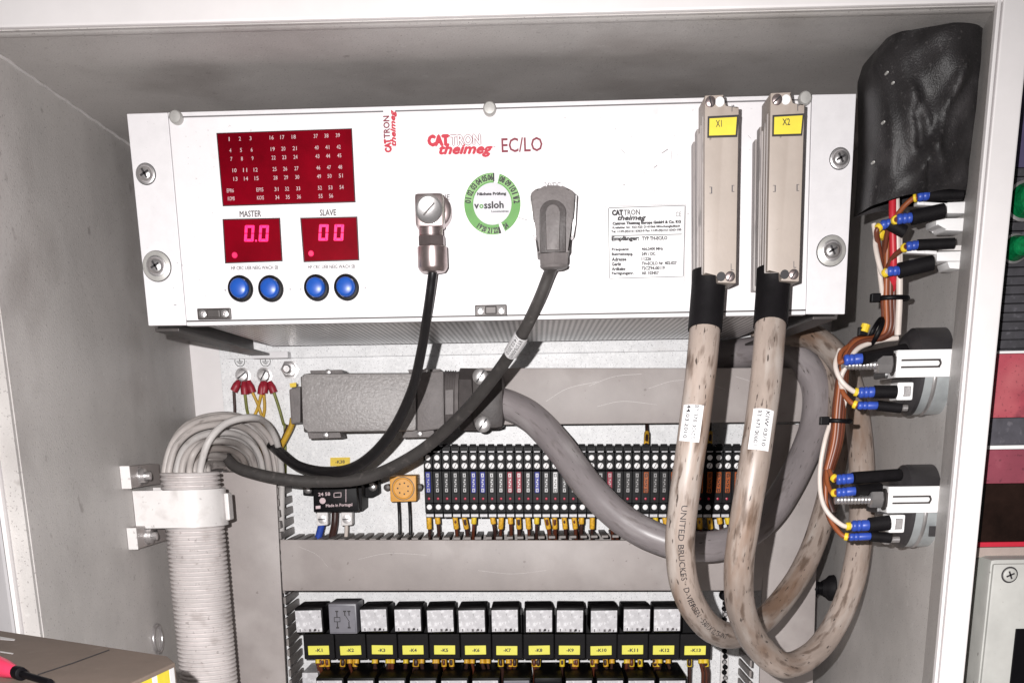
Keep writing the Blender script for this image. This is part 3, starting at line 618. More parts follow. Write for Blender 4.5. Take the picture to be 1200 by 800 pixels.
# ------------------------------------------------------------------ power lead with grey hood
po = thing('power_lead', 'dark grey supply cable with grey angled hood plugged below the 24VDC marking', 'power cable', at(648, 300, 0))
YP = -44.
hb = [(622, 226), (628, 221), (639, 220), (641, 217), (656, 217), (658, 220), (668, 221), (674, 227), (672, 256), (668, 258), (667.5, 296), (630, 297), (628, 258), (625, 256)]
obj('hood', MB().px(hb, YP+7, 32, 1.2), m_hood2, po, 40)
arch = [(632, 256)] + [(648+math.cos(a)*15.5, 249-math.sin(a)*15) for a in [math.pi-k*math.pi/12 for k in range(13)]] + [(663, 256), (663, 295), (633, 296)]
obj('hood_arch', MB().px(arch, YP+2.5, 4, .5), m_hood3, po, 40)
inn = [(640, 256)] + [(648+math.cos(a)*8.2, 248-math.sin(a)*8.6) for a in [math.pi-k*math.pi/12 for k in range(13)]] + [(656, 256), (656, 293), (640, 293)]
obj('hood_spine', MB().px(inn, YP-1, 3, .8), m_hood2, po, 40)
obj('socket_flange', MB().px([(626, 224), (671, 223), (669, 285), (629, 286)], -4.5, 4.3, .6), m_hood3, po)
for s, P6 in ((0, [(621.5, 229), (624.5, 227), (627, 262), (629, 278), (625, 277), (623, 262)]), (1, [(674, 226.5), (676.5, 229), (674.5, 262), (672.5, 277), (668.5, 278), (671, 262)])):
    obj('locking_clip', MB().px(P6, -22, 14, .5), m_steel, po)
g0 = at(649, 296, YP+14)
obj('gland_nut', MB().lathe(g0, (0,0,-1), [(0, 10.5), (6.5, 10.5), (8, 9.5)], 6).lathe(g0+V(0,0,-8), (0,0,-1), [(0, 9.4), (1.5, 8.6), (2.5, 6)], 20), m_hood2, po, 30)
pp = [g0+V(-1, 0, -8), at(643, 322, -24), at(630, 355, -14), at(610, 395, 10), at(580, 440, 60), at(540, 487, 110), at(490, 530, 150), at(430, 559, 175), at(370, 564, 190), at(325, 560, 198), at(290, 552, 206), at(274, 545, 214), at(262, 532, 226)]
PPs = spline(pp, 10)
obj('cable', MB().tube(pp, lambda q: 4.0+1.2*min(1, max(0, (q-.1)*2)), 14, 10), m_dkcable, po, 60)
Lp = plen(PPs); k0 = min(range(len(PPs)), key=lambda i: abs((PPs[i]-at(605, 400, 14)).length)); 
obj('cable_tag', wrap_tag(PPs, Lp[k0]-10, Lp[k0]+17, -1.4, 1.4, 5.3), m_sticker, po, 60)
t = MB(); cable_text(t, 'BT378-00605', PPs, Lp[k0]-8, Lp[k0]+15, 2.6, 5.4, 1.5); cable_text(t, '14.03.2010', PPs, Lp[k0]-8, Lp[k0]+13, 2.6, 5.4, -2.0); obj('tag_lettering', t, m_printk, po)

# ------------------------------------------------------------------ heavy rectangular plug with the thick grey cable
hv = thing('heavy_duty_plug', 'hammered grey rectangular plug with thick grey cable hanging across the fuse terminals', 'plug and cable', at(430, 510, 290))
YH = 232.
obj('hood', MB().px([(352, 441), (357, 437), (488, 436.5), (488, 505), (360, 507), (354, 500)], YH, 62, 4), m_hood, hv, 45)
obj('hood_shoulder', MB().px([(488.5, 436), (520, 434), (521, 502), (488.5, 506)], YH+1, 60, 2.5), m_hood2, hv, 45)
obj('base_housing', MB().px([(338.5, 456), (352, 452), (352, 495), (341, 497)], YH+30, 50, 1.5), m_hood2, hv)
obj('base_foot', MB().px([(352, 441), (500, 440), (500, 506), (356, 506)], YH+62.5, 27, 1), m_hood3, hv)
for u, v0, v1 in ((385, 434, 439), (382, 506, 513), (500, 433, 438), (492, 504, 512)):
    obj('locking_lever', MB().px([(u-22, v0), (u+16, v0-1), (u+18, v1), (u-20, v1+1)], YH+14, 30, .8), m_hood2, hv)
    cc = at(u, (v0+v1)/2, YH+12); obj('lever_pin', MB().lathe(cc, (0,-1,0), [(-1, 3), (2.4, 3), (3, 2)], 14), m_steel, hv, 40)
obj('yellow_tag', MB().px([(339.5, 449), (347, 448), (347, 453), (340, 454)], YH+29, 3), m_ylw, hv)
cg = at(521, 468, YH+30); ax = (at(590, 469, YH+30)-cg).normalized()
def gl(d): return d/1.235
obj('thread_collar', MB().lathe(cg, ax, [(0, 24), (1, 25.5)]+[q for k in range(5) for q in ((1.5+k*2.2, 25.6), (2.4+k*2.2, 24.4))]+[(14, 25)], 32), m_hood2, hv, 35)
obj('gland_nut', MB().lathe(cg+ax*14, ax, [(0, 26.5), (1, 28.5), (22, 28.5), (24, 27)], 10), m_hood3, hv, 30)
c2 = at(566, 467, YH+28)
obj('strain_clamp', MB().box(c2.x-9, c2.x+20, YH-2, YH+58, at(566, 503, YH).z, at(566, 434, YH).z, 7), m_hood3, hv, 45)
for u, v in ((563, 441), (566, 497)):
    cc = at(u, v, YH-3); s_ = obj('clamp_screw', MB().lathe(cc, (0,-1,0), [(-2, 7), (2, 7), (2.6, 6.2), (2.8, 1)], 24), m_steel, hv, 35)
    e = V(math.cos(.95), 0, math.sin(.95)); f = V(-e.z, 0, e.x)*.7; obj('screw_slot', MB().poly([cc+e*6+f+V(0,-2.95,0), cc+e*6-f+V(0,-2.95,0), cc-e*6-f+V(0,-2.95,0), cc-e*6+f+V(0,-2.95,0)], (0, .6, 0)), m_printk, s_)
obj('collar_mark', MB().px([(522, 457), (531, 456.5), (531, 485), (522, 485.5)], YH-1.5, 3), m_hood2, hv)
gp = [at(572, 470, YH+18), at(594, 474, YH+14), at(624, 490, YH), at(656, 524, YH-20), at(690, 570, YH-40), at(728, 607, YH-52), at(770, 630, YH-60), at(815, 640, YH-62), at(858, 634, YH-50), at(898, 606, YH-35), at(930, 558, YH-15), at(954, 500, YH+5), at(956, 450, YH+15), at(932, 418, YH+30), at(900, 411, YH+50), at(868, 414, YH+68), at(830, 418, YH+74)]
obj('cable', MB().tube(gp, 13.4, 22, 10, rv=.01), m_gcable, hv, 60)

# ------------------------------------------------------------------ fuse terminals
zref = at(680, 563, 252).z
def zl(v, Y=252): return at(680, v, Y).z-zref
def make_terminal():
    t = thing('fuse_terminal', '', 'fuse terminal', (0, 0, 0))
    w = 4.0; Y0 = 0.                        # local: front face at y = 0, plate 70 behind
    prof = [(6, zl(523)), (6, zl(529)), (1.2, zl(530)), (1.2, zl(550)), (0, zl(552)), (0, zl(589)), (1.5, zl(590)), (1.5, zl(600)), (7, zl(601)), (7, zl(607)), (69.5, zl(607)), (69.5, zl(523))]
    obj('body', MB().poly([(-w, y, z_) for y, z_ in prof], (2*w, 0, 0), .25), m_black, t, local=True)
    obj('top_rib', MB().box(-3.2, 2.6, 3, 9, zl(523.5)-.1, zl(520), .5), m_blackm, t, local=True)
    obj('marker', MB().box(-2.6, 2.6, .9, 6, zl(529.6), zl(528.4)), m_relay, t, local=True)
    obj('test_point', MB().lathe((0, 1.2, zl(536)), (0,-1,0), [(-.3, 2.5), (.35, 2.4), (.6, 1.6)], 16), m_white, t, 40, local=True)
    sc = obj('clamp_screw', MB().lathe((0, 1.2, zl(545.5)), (0,-1,0), [(-.3, 2.7), (.9, 2.6), (1.2, 1.6)], 16), m_white, t, 40, local=True)
    a = random.uniform(0, 3); e = V(math.cos(a), 0, math.sin(a))*2.3; f = V(-e.z, 0, e.x)*.12; q = V(0, -.15, zl(545.5))
    obj('screw_slot', MB().poly([q+e+f, q+e-f, q-e-f, q-e+f], (0, .1, 0)), m_printk, sc, local=True)
    obj('status_light', MB().lathe((0, 0, zl(584)), (0,-1,0), [(-.2, 1.3), (.5, 1.1), (.7, .4)], 10), m_ledoff, t, 40, local=True)
    obj('lower_test_point', MB().lathe((0, 1.5, zl(594)), (0,-1,0), [(-.3, 2.5), (.35, 2.4), (.6, 1.6)], 16), m_white, t, 40, local=True)
    obj('wire_marker', MB().box(-3.6, 3.4, 4.8, 7.2, zl(606), zl(602.5), .3), m_relay, t, local=True)
    return t
def fuse_mesh(m):
    b = MB().box(-2.2, 2.2, -3.2, -.05, zl(577), zl(552.5), .5)
    o = obj('fuse', b, m, None, local=True); k = MB().box(-1.0, 1.0, -3.7, -3.25, zl(558), zl(555)).box(-1.0, 1.0, -3.7, -3.25, zl(575), zl(572)).box(-.9, .9, -3.6, -3.25, zl(570), zl(560))
    return o
tm = make_terminal()
_o = 'first second third fourth fifth sixth seventh eighth ninth tenth eleventh twelfth thirteenth fourteenth fifteenth sixteenth seventeenth eighteenth nineteenth twentieth'.split()
ORD = _o+['twenty-'+q for q in _o[:9]]+['thirtieth']+['thirty-'+q for q in _o[:9]]
fz = {}
seq = 'bkkkkbbggrrgbgwgggggrgggoggoggoooooo'
fname = {'b': ('m', m_fb, 'blue'), 'k': ('', m_fk, 'smoky black'), 'g': ('', m_fg, 'grey'), 'r': ('', m_fr, 'pink red'), 'o': ('', m_fo, 'orange'), 'w': ('', m_fw, 'clear')}
for k in fname: fz[k] = fuse_mesh(fname[k][1])
def fprint():
    b = MB()
    for v_ in (555.5, 573): b.box(-1.2, -.6, -3.5, -3.25, zl(v_+3), zl(v_-1)).box(.6, 1.2, -3.5, -3.25, zl(v_+3), zl(v_-1)).box(-.6, .6, -3.5, -3.25, zl(v_+3), zl(v_+2.3)).box(-.6, .6, -3.5, -3.25, zl(v_-.3), zl(v_-1))
    for k_ in range(4): b.box(-.9 if k_ % 2 else -.2, .3 if k_ % 2 else .9, -3.5, -3.25, zl(562.6+k_*2.4), zl(561.2+k_*2.4))
    return b
fzp = obj('fuse_print', fprint(), m_fw, None, local=True); fzp2 = obj('fuse_print', fprint(), m_fk, None, local=True)
terms = []
for i in range(35):
    o = copy_tree(tm)
    terms.append(o); u = 502+10.62*i; q = at(u, 563, 252); o.location = V(q.x, 252, q.z)*S
    c = seq[i]; o['label'] = '%s black fuse terminal counted from the orange buzzer, holding %s %s fuse' % (ORD[i], 'an' if c == 'o' else 'a', fname[c][2]); o['group'] = 'fuse terminals in one row'; o['category'] = 'fuse terminal'
    f = fz[c].copy(); COL.objects.link(f); f.parent = o; f.location = (0, 0, 0)
    g = (fzp if c in 'kgrb' else fzp2).copy(); COL.objects.link(g); g.parent = f; g.location = (0, 0, 0)
def drop(o):
    for ch in list(o.children): drop(ch)
    bpy.data.objects.remove(o)
for o in list(fz.values())+[fzp, fzp2, tm]: drop(o)
o = obj('end_clamp', MB().px([(865.5, 523), (873, 523), (872, 606), (865.5, 606)], 262, 59, .6), m_black); tag(o, 'black end clamp closing the row of fuse terminals', 'end clamp')
# wires under the terminals
wi = 0
def wire(name, pts, r, m, sleeves, label, group, sm=m_sleeve):
    t = thing(name, label, 'wire', Vector(pts[-1]), group)
    obj('conductor', MB().tube(pts, r, 8, 4), m, t, 60)
    P = spline(pts, 8)
    for s0, s1, rr in sleeves:
        a = P[int(s0*(len(P)-1))]; b = P[int(s1*(len(P)-1))]; obj('marker_sleeve', MB().cyl(a, b, rr, 10, .3), sm, t, 50)
    return t
for i in range(35):
    if i in (2, 6, 19, 28): continue
    u = 502+10.62*i+random.uniform(-1, 1); d = random.uniform(-3, 5)
    Pw = [at(u, 604, 262), at(u+d*.3, 611, 262), at(u+d*.8, 622, 266), at(u+d, 634, 276), at(u+d, 641, 290)]
    wire('terminal_wire', Pw, random.choice((1.5, 1.7, 1.9)), random.choice((m_dwire, m_dwire, m_brown)), [(.05, random.choice((.34, .45)), 2.6)], 'dark yellow-sleeved wire below the %s fuse terminal counted from the orange buzzer' % ORD[i], 'wires below the fuse terminals', random.choice((m_sleeve, m_sleeve, m_ylw)))
for i in (24, 31):
    u = 502+10.62*i; wire('terminal_wire', [at(u, 524, 262), at(u+1, 514, 266), at(u+1, 500, 285), at(u+1, 494, 300)], 1.6, m_dwire, [(.15, .5, 2.5)], 'yellow-sleeved wire rising above the %s fuse terminal from the orange buzzer' % ORD[i], 'wires above the fuse terminals')

# ------------------------------------------------------------------ relays in their sockets
def z6(v, Y): return at(590, v, Y).z
zr = z6(761, 262)
def make_relay(front, tall=0, marks=None):
    # local frame: origin at the socket front plane (Y = 262), the yellow marking's height
    t = thing('relay', '', 'relay', (0, 0, 0)); Yr = -34.
    zt_, zb_ = z6(714-tall, 228)-zr, z6(739.5+tall*.6, 228)-zr; w = 12.6
    obj('case', MB().box(-w-.6, w+.9, Yr+1.2, 10, zb_-1.5, zt_+2.2, 1.6), m_black if front is m_relay else m_relayg, t, 40, local=True)
    obj('front_label', MB().box(-w, w-.6, Yr, Yr+1.1, zb_, zt_, .5), front, t, local=True)
    if marks:
        b = MB(); y = Yr-.15; h = zb_+(zt_-zb_)*.5
        def bar(x0, x1, a, c): b.add([(x0, y, a), (x1, y, a), (x1, y, c), (x0, y, c)], [(0,1,2,3)])
        for x in (-5, 6): bar(x-.5, x+.5, h-7, h-2.3); bar(x-1.4, x+1.4, h-8.5, h-7)
        bar(-5.5, -4.5, h+2.2, h+7); bar(-6.4, -3.6, h+7, h+8.3); bar(-8, -2, h+1.6, h+2.3); bar(-8, -2, h-2.4, h-1.7); bar(-8, -7.4, h-2.4, h+2.3); bar(-2.6, -2, h-2.4, h+2.3)
        bar(2, 3, h+3.5, h+7); bar(1, 4, h+7, h+8.3); bar(6, 7, h+3.5, h+7); bar(5, 8, h+7, h+8.3); b.add([(6.2, y, h-2.3), (6.9, y, h-2.3), (3.4, y, h+3.8), (2.7, y, h+3.8)], [(0,1,2,3)])
        obj('switch_diagram', b, m_printk, t, local=True)
    else:
        b = MB()
        for k in range(6): x = random.uniform(-10, 9); b.box(x, x+random.uniform(.6, 2.2), Yr-.1, Yr-.02, zb_+random.uniform(.3, 1), zb_+random.uniform(1.5, 3.2))
        obj('print', b, m_printg, t, local=True)
    return t
def make_socket():
    t = thing('relay_socket', '', 'relay socket', (0, 0, 0))
    obj('base', MB().box(-15, 15, 10.5, 58, z6(773, 262)-zr, z6(722, 262)-zr, .8), m_black, t, local=True)
    obj('front_block', MB().box(-15.02, 15.02, 0, 10.3, z6(772, 262)-zr, z6(742.5, 262)-zr, 1), m_blackm, t, local=True)
    obj('marking_plate', MB().box(-10.4, 10.2, -1.4, -.1, z6(766.3, 262)-zr, z6(755.7, 262)-zr, .3), m_lyellow, t, local=True)
    return t
sk0 = make_socket(); rl0 = make_relay(m_relay); rl2 = make_relay(m_relayg, 3.5, True)
for i in range(13):
    u = 374+36.75*i; q = at(u, 761, 262); q.z += 0
    so = copy_tree(sk0); so.location = V(q.x, 262, q.z)*S
    so['label'] = 'black relay socket with yellow plate marked -K%d' % (i+1); so['category'] = 'relay socket'; so['group'] = 'relay sockets on the mounting plate'
    mk_ = [ch for ch in so.children if ch.name.startswith('marking_plate')][0]; mk_.location = (random.uniform(-.7, .7)*S, 0, random.uniform(-.5, .5)*S); mk_.rotation_euler.y = random.uniform(-.02, .02)
    b = MB(); sg = '-K%d' % (i+1); w = 3.6 if i < 9 else 5.0
    b.text(sg, lambda x, y: V(q.x-w+2*w*x, 260.5, q.z-1.7+3.4*y), bold=.035)
    obj('marking_text', b, m_printk, [ch for ch in so.children if ch.name.startswith('marking_plate')][0])
    if i == 12: continue
    r = rl2 if i == 1 else (rl0 if i == 0 else copy_tree(rl0)); r.location = V(q.x-.3, 262, q.z)*S; r.rotation_euler = (random.uniform(-.02, .02), random.uniform(-.018, .018), random.uniform(-.03, .03)); r['category'] = 'relay'
    if i == 1: r['label'] = 'dark grey relay with printed switch diagram plugged in socket -K2'
    else: r['label'] = 'black relay with silvery front plugged in socket -K%d' % (i+1)
    r['group'] = 'relays in the upper row'
drop(sk0)
# wires below the sockets
for i in range(13):
    for k in range(random.choice((4, 4, 5, 5))):
        u = 374+36.75*i-12+random.uniform(0, 26); d = random.uniform(-2, 3)
        wire('relay_wire', [at(u, 770, 276), at(u, 777, 274), at(u+d, 787, 280), at(u+d, 800, 290), at(u+d, 815, 300)], random.choice((1.4, 1.7, 2.0)), random.choice((m_dwire, m_dwire, m_brown)), [(.03, random.choice((.28, .36)), 2.7)], 'dark wire with orange yellow sleeve below relay socket -K%d' % (i+1), 'wires below the relay sockets', random.choice((m_sleeve, m_sleeve, m_ylw)))
# second row, only its tops in view
for i in range(12):
    u = 386+36.6*i; Y = 232.; q = at(u, 797, Y); q2 = at(u, 870, Y)
    lab = 'black topped relay of the lower row below socket -K%d' % (i+1)
    t = thing('relay', lab, 'relay', (q.x, 290, q2.z), 'relays in the lower row')
    fr_m = m_relayg if i == 6 else (m_black if i == 7 else m_relay)
    obj('case', MB().box(q.x-13.4, q.x+13.6, Y+1.2, YM-10, q2.z, q.z+2.6, 1.5), m_black, t, 40)
    obj('front_label', MB().box(q.x-12.6, q.x+12, Y, Y+1.1, q2.z+2, q.z, .5), fr_m, t)
    obj('base', MB().box(q.x-13, q.x+13, YM-9.6, YM-.5, q2.z-4, q.z, .5), m_black, t)
q = at(362, 790, 268); o = obj('side_bracket', MB().box(q.x-7, q.x+9, 268, YM-.5, q.z-60, q.z+2, 1), m_relay); tag(o, 'pale end bracket beside the lower relay row next to the upright duct', 'bracket')

# ------------------------------------------------------------------ black module and its marking
bm_ = thing('time_relay_module', 'black box module printed Made in Portugal with two screw terminals', 'relay module', at(400, 600, 300))
obj('case', MB().px([(366.5, 566), (417, 565), (420, 599), (367.5, 600)], 262, 59, 1), m_black, bm_, 40)
obj('case_side', MB().px([(417.5, 566), (424, 566), (424, 598), (420.5, 598.5)], 275, 46, .5), m_blackm, bm_)
for P4, c in (([(355, 563), (366, 563), (366, 581), (355, 580)], (361, 573)), ([(425, 561), (443, 560), (444, 579), (436, 583), (425, 583)], (437, 570))):
    obj('mounting_ear', MB().px(P4, 300, 21, .8), m_blackm, bm_); cc = at(c[0], c[1], 300); obj('ear_screw', MB().lathe(cc, (0,-1,0), [(0, 4.2), (1.5, 4.2), (2.6, 3), (2.8, 1)], 18), m_steel, bm_, 40)
for u in (377, 405.5):
    cc = obj('terminal', MB().px([(u-6, 600), (u+7, 600), (u+7, 615), (u-6, 616)], 275, 12, 1), m_clip, bm_); ce = at(u+.5, 608, 274.5); obj('terminal_screw', MB().lathe(ce, (0,-1,0), [(-.2, 4.2), (1.2, 4.0), (1.5, 1)], 18), m_steel, cc, 40)
    obj('terminal_slot', MB().box(ce.x-3.4, ce.x+3.4, ce.y-1.9, ce.y-1.6, ce.z-.5, ce.z+.5), m_printk, cc)
t = MB(); t.tpx('24 58', 373, 581, 387, 580.3, 4, 261.7, bold=.02); t.tpx('Made in Portugal', 382, 595, 413, 593.5, 4.6, 261.7, bold=.02); t.px([(370, 592.5), (375.5, 592), (375.5, 595.5), (370, 596)], 261.7, .1)
for p in ([(391, 577), (400, 576.5), (400, 577.2), (391, 577.7)], [(391, 582), (400, 581.5), (400, 582.2), (391, 582.7)], [(391, 577), (391.7, 577), (391.7, 582.5), (391, 582.5)], [(399.3, 577), (400, 577), (400, 582.5), (399.3, 582.5)], [(405, 573), (405.7, 573), (405.7, 588), (405, 588)], [(383, 569.5), (412, 568.7), (412, 570), (383, 570.8)]): t.px(p, 261.7, .1)
t.px([(378+3.6*math.cos(a), 586.5+3.6*math.sin(a)) for a in [k*math.pi/8 for k in range(16)]], 261.7, .1)
obj('lettering', t, m_printw, bm_)
wire('module_wire', [at(377, 614, 279), at(375, 622, 280), at(372, 634, 282), at(372, 642, 290)], 3.4, m_lug, [], 'thick blue wire below the black module', None)
wire('module_wire', [at(393, 598, 300), at(392, 615, 298), at(388, 634, 290), at(388, 642, 292)], 3.6, m_dwire, [], 'thick dark wire behind the black module terminals', None)
wire('module_wire', [at(406, 614, 280), at(406, 622, 281), at(405, 634, 284), at(405, 642, 292)], 2.0, m_wwire, [], 'pale wire below the right terminal of the black module', None)
o = obj('marking_plate', MB().px([(387, 536), (410, 535.5), (410, 545.5), (387, 546)], YM-1.2, 1, .2), m_ylw); tag(o, 'small yellow plate marked -K38 on the mounting plate', 'marking plate')
t = MB(); t.tpx('-K38', 393, 543, 404, 542.7, 4, YM-1.4, bold=.02); obj('marking_text', t, m_printk, o)

# ------------------------------------------------------------------ orange socket
os_ = thing('buzzer', 'small orange square buzzer with round face between black module and terminals', 'buzzer', at(473, 588, 300))
obj('body', MB().px([(456.5, 558), (487.5, 557), (488, 587), (457.5, 588)], 282, 39, 1.2), m_orange, os_, 40)
cc = at(472.5, 572, 282)
fc = obj('round_face', MB().lathe(cc, (0,-1,0), [(-.5, 10.2), (.9, 10.2), (1.2, 9.2), (.6, 8.6), (.7, 1)], 28), m_orange, os_, 40)
hb_ = MB()
for k in range(7):
    a = k*2*math.pi/7+.4; hb_.lathe(cc+V(math.cos(a)*5.2, -.72, math.sin(a)*5.2), (0,-1,0), [(0, .8), (.1, .8)], 8)
obj('sound_hole', hb_, m_printk, fc)
hz_ = MB().lathe(cc, (0,-1,0), [(-.6, 10.9), (.2, 10.9)], 28); obj('face_groove', hz_, m_dsteel, fc)
for u in (453.5, 491.5): c = at(u, 571, 300); obj('fixing_screw', MB().lathe(c, (0,-1,0), [(-20, 2.8), (0, 3.4), (2, 3), (2.5, 1)], 14), m_dsteel, os_, 40)
for u in (467, 479.5): wire('buzzer_lead', [at(u, 586, 296), at(u+1, 603, 298), at(u+1.5, 622, 296), at(u+2, 640, 298)], 1.6, m_rubber, [], 'thin black lead hanging from the orange buzzer', 'leads of the orange buzzer')

# ------------------------------------------------------------------ earth wires with red lugs
for k, (u0, v0, u1, v1, path, m) in enumerate((
    (280, 446, 274, 458, [(274, 458), (275, 475), (276, 492), (282, 505)], m_dwire), (286, 447, 287, 462, [(287, 462), (289, 478), (292, 498)], m_gy2), (291, 446, 296, 460, [(296, 460), (303, 476), (308, 495), (308, 510)], m_gy),
    (308, 447, 306, 462, [(306, 462), (302, 478), (295, 494), (291, 508)], m_gy), (316, 447, 321, 460, [(321, 460), (327, 478), (332, 496), (334, 503)], m_gy2), (311, 447, 309, 460, [(309, 460), (310, 480), (306, 504)], m_gy))):
    Y = YM-6; t = thing('earth_wire', ['dark earth wire with red lug outermost at the first earth screw', 'straight green earth wire with red lug at the first earth screw', 'yellow earth wire with red lug slanting inwards from the first earth screw', 'yellow earth wire with red lug slanting back from the second earth screw', 'green earth wire with red lug slanting out towards the hammered grey plug', 'yellow earth wire with red lug hanging straight from the second earth screw'][k], 'earth wire', at(u1, v1, Y), 'earth wires')
    obj('lug', MB().tube([at(u0, v0, Y-3), at((u0+u1)/2, (v0+v1)/2, Y-4), at(u1, v1, Y-4)], lambda q: 2.2+1.6*min(1, q*2.2), 10, 5), m_redlug, t, 60)
    obj('conductor', MB().tube([at(u, v, Y-4+i*2) for i, (u, v) in enumerate(path)]+[at(path[-1][0], 560, YM-14)], 1.5, 8, 6), m, t, 60)
wire('bond_wire', [at(343, 490, 282), at(341, 500, 283), at(333, 516, 285), at(325, 532, 290), at(322, 556, 300)], 2.8, m_gy, [], 'thick yellow earth wire leaving the hammered grey plug', None)
wire('bond_wire', [at(338, 498, 288), at(332, 514, 289), at(322, 534, 293), at(321, 556, 303)], 2.0, m_dwire, [], 'dark wire beside the thick yellow earth wire at the hammered grey plug', None)

# ------------------------------------------------------------------ conduit, clip and cable bundle
cc = at(226, 600, 150); XC, YC = cc.x, 152.; RC = 25.
ztop = at(218, 552, 150).z
prof = []; z = 0.
n = 0
L_ = ztop-(ZB+1)
while z < L_:
    prof += [(z, RC-2.4), (z+.6, RC-.3), (z+1.6, RC+.2), (z+2.6, RC-.3), (z+3.2, RC-2.4)]; z += 3.75
ct = obj('corrugated_conduit', MB().lathe((XC, YC, ztop-z), (0,0,1), prof, 40), m_cond, None, 50, origin=(XC, YC, ztop-z)); tag(ct, 'thick white corrugated conduit standing along the left wall', 'conduit')
lin = [V(XC, YC, ztop-1)]
zc0, zc1 = at(205, 617, 135).z, at(205, 573.5, 135).z
cl = thing('conduit_clip', 'white clip strapping the corrugated conduit to the left wall', 'pipe clip', (XL, YC, zc0))
RO = RC+3.6; RI = RC+.6
def U(R_, inner):
    p = [(XL+.4, YC-R_)] if not inner else [(XL+.4, YC-R_)]
    p += [(XC+R_*math.cos(a), YC+R_*math.sin(a)) for a in [-math.pi/2+k*math.pi/20 for k in range(21)]]
    return p+[(XL+.4, YC+R_)]
o_ = U(RO, 0); i_ = U(RI, 1); b = MB(); vs = []; fs = []
for (x, y), (x2, y2) in zip(o_, i_): vs += [(x, y, zc0), (x, y, zc1), (x2, y2, zc1), (x2, y2, zc0)]
for k in range(len(o_)-1):
    a = 4*k; d = a+4
    for j in range(4): fs.append((a+j, a+(j+1)%4, d+(j+1)%4, d+j))
fs += [(0,1,2,3), (len(vs)-1, len(vs)-2, len(vs)-3, len(vs)-4)]
obj('strap', b.add(vs, fs), m_clip, cl, 40)
obj('strap_lug', MB().box(XC+RO+.2, XC+RO+4, YC-6, YC+8, zc0+4, zc1-4, 1.2), m_clip, cl)
for v0, v1, u in ((546, 572, 152), (618, 643, 160)):
    a = atX(u-9, v1, XL); b_ = atX(u-9, v0, XL); zA, zB_ = a.z, b_.z
    rl = obj('wall_rail', MB().box(XL+.3, XL+8, a.y, YC+RC, zA, zB_, .8), m_duct, cl)  # grey colour stands for the shaded look of the sideways face
    obj('lit_rail_end', MB().box(XL+.3, XL+8.2, a.y-1.6, a.y-.2, zA-.3, zB_+.3, .3), m_clip, rl)  # pale cap paints the front end of the rail as lit
    sy = atX(u+12, (v0+v1)/2, XL+8).y
    obj('rail_screw', MB().lathe((XL+8, sy, (zA+zB_)/2), (1,0,0), [(0, 7.5), (1, 7.5), (1.2, 6), (5, 6), (5.2, 3.5), (9, 3.5), (9.5, 2.5)], 12), m_steel, rl, 30)
    obj('rail_slot', MB().box(XL+7.5, XL+8.2, sy+18, sy+30, (zA+zB_)/2-2, (zA+zB_)/2+3), m_printk, rl)
def arch(us, ue, vpk, y0, dy, r, um_off, label):
    um = (us+ue)/2+um_off
    P = [at(us+2, 570, y0), at(us, 550, y0), at(us+(um-us)*.16, 550-(550-vpk)*.55, y0+6+dy), at(us+(um-us)*.55, vpk+(550-vpk)*.10, y0+20+dy), at(um+(ue-um)*.15, vpk, y0+44+dy), at(um+(ue-um)*.58, vpk+(550-vpk)*.14, 222+dy), at(ue-(ue-um)*.12, 550-(550-vpk)*.48, 244+dy), at(ue, 556, 262+dy*.6), at(ue, 600, 272+dy*.6), at(ue, 640, 280+dy*.6)]
    for k in (0, 1):
        d = V(P[k].x-XC, P[k].y-YC, 0)
        if d.length > RC-4.5: d = d.normalized()*(RC-4.5)
        P[k] = V(XC+d.x, YC+d.y, P[k].z)
    o = obj('bundle_cable', MB().tube(P, r, 12, 7), random.choice((m_bundle, m_bundle, m_bundle2, m_bundle3)), None, 60); tag(o, label, 'cable', 'grey cables arching out of the conduit')
LB = 'grey cable arching from the white conduit mouth into the upright duct'
for i in range(7):          # front layer
    j = random.uniform(-1.2, 1.2); arch(192+7.4*i+j, 327-9.6*i+j, 488+9.0*i+random.uniform(-.8, 1.6), YC-10+abs(i-3)*2.2, 0, random.uniform(2.7, 3.1), 2-1.6*i, LB)
for i in range(8):          # layer behind, showing between the first
    arch(195+6.8*i, 324-8.4*i, 485+8.4*i+random.uniform(-1, 2), YC+6+random.uniform(-3, 4), 13, 3.2, random.uniform(-6, 6), LB)
arch(236, 330, 489, YC-17, -9, 2.9, 8, 'grey cable crossing over the other cables of the arching bundle')
arch(222, 300, 516, YC-19, -10, 2.7, -8, 'short grey cable crossing low over the arching bundle')
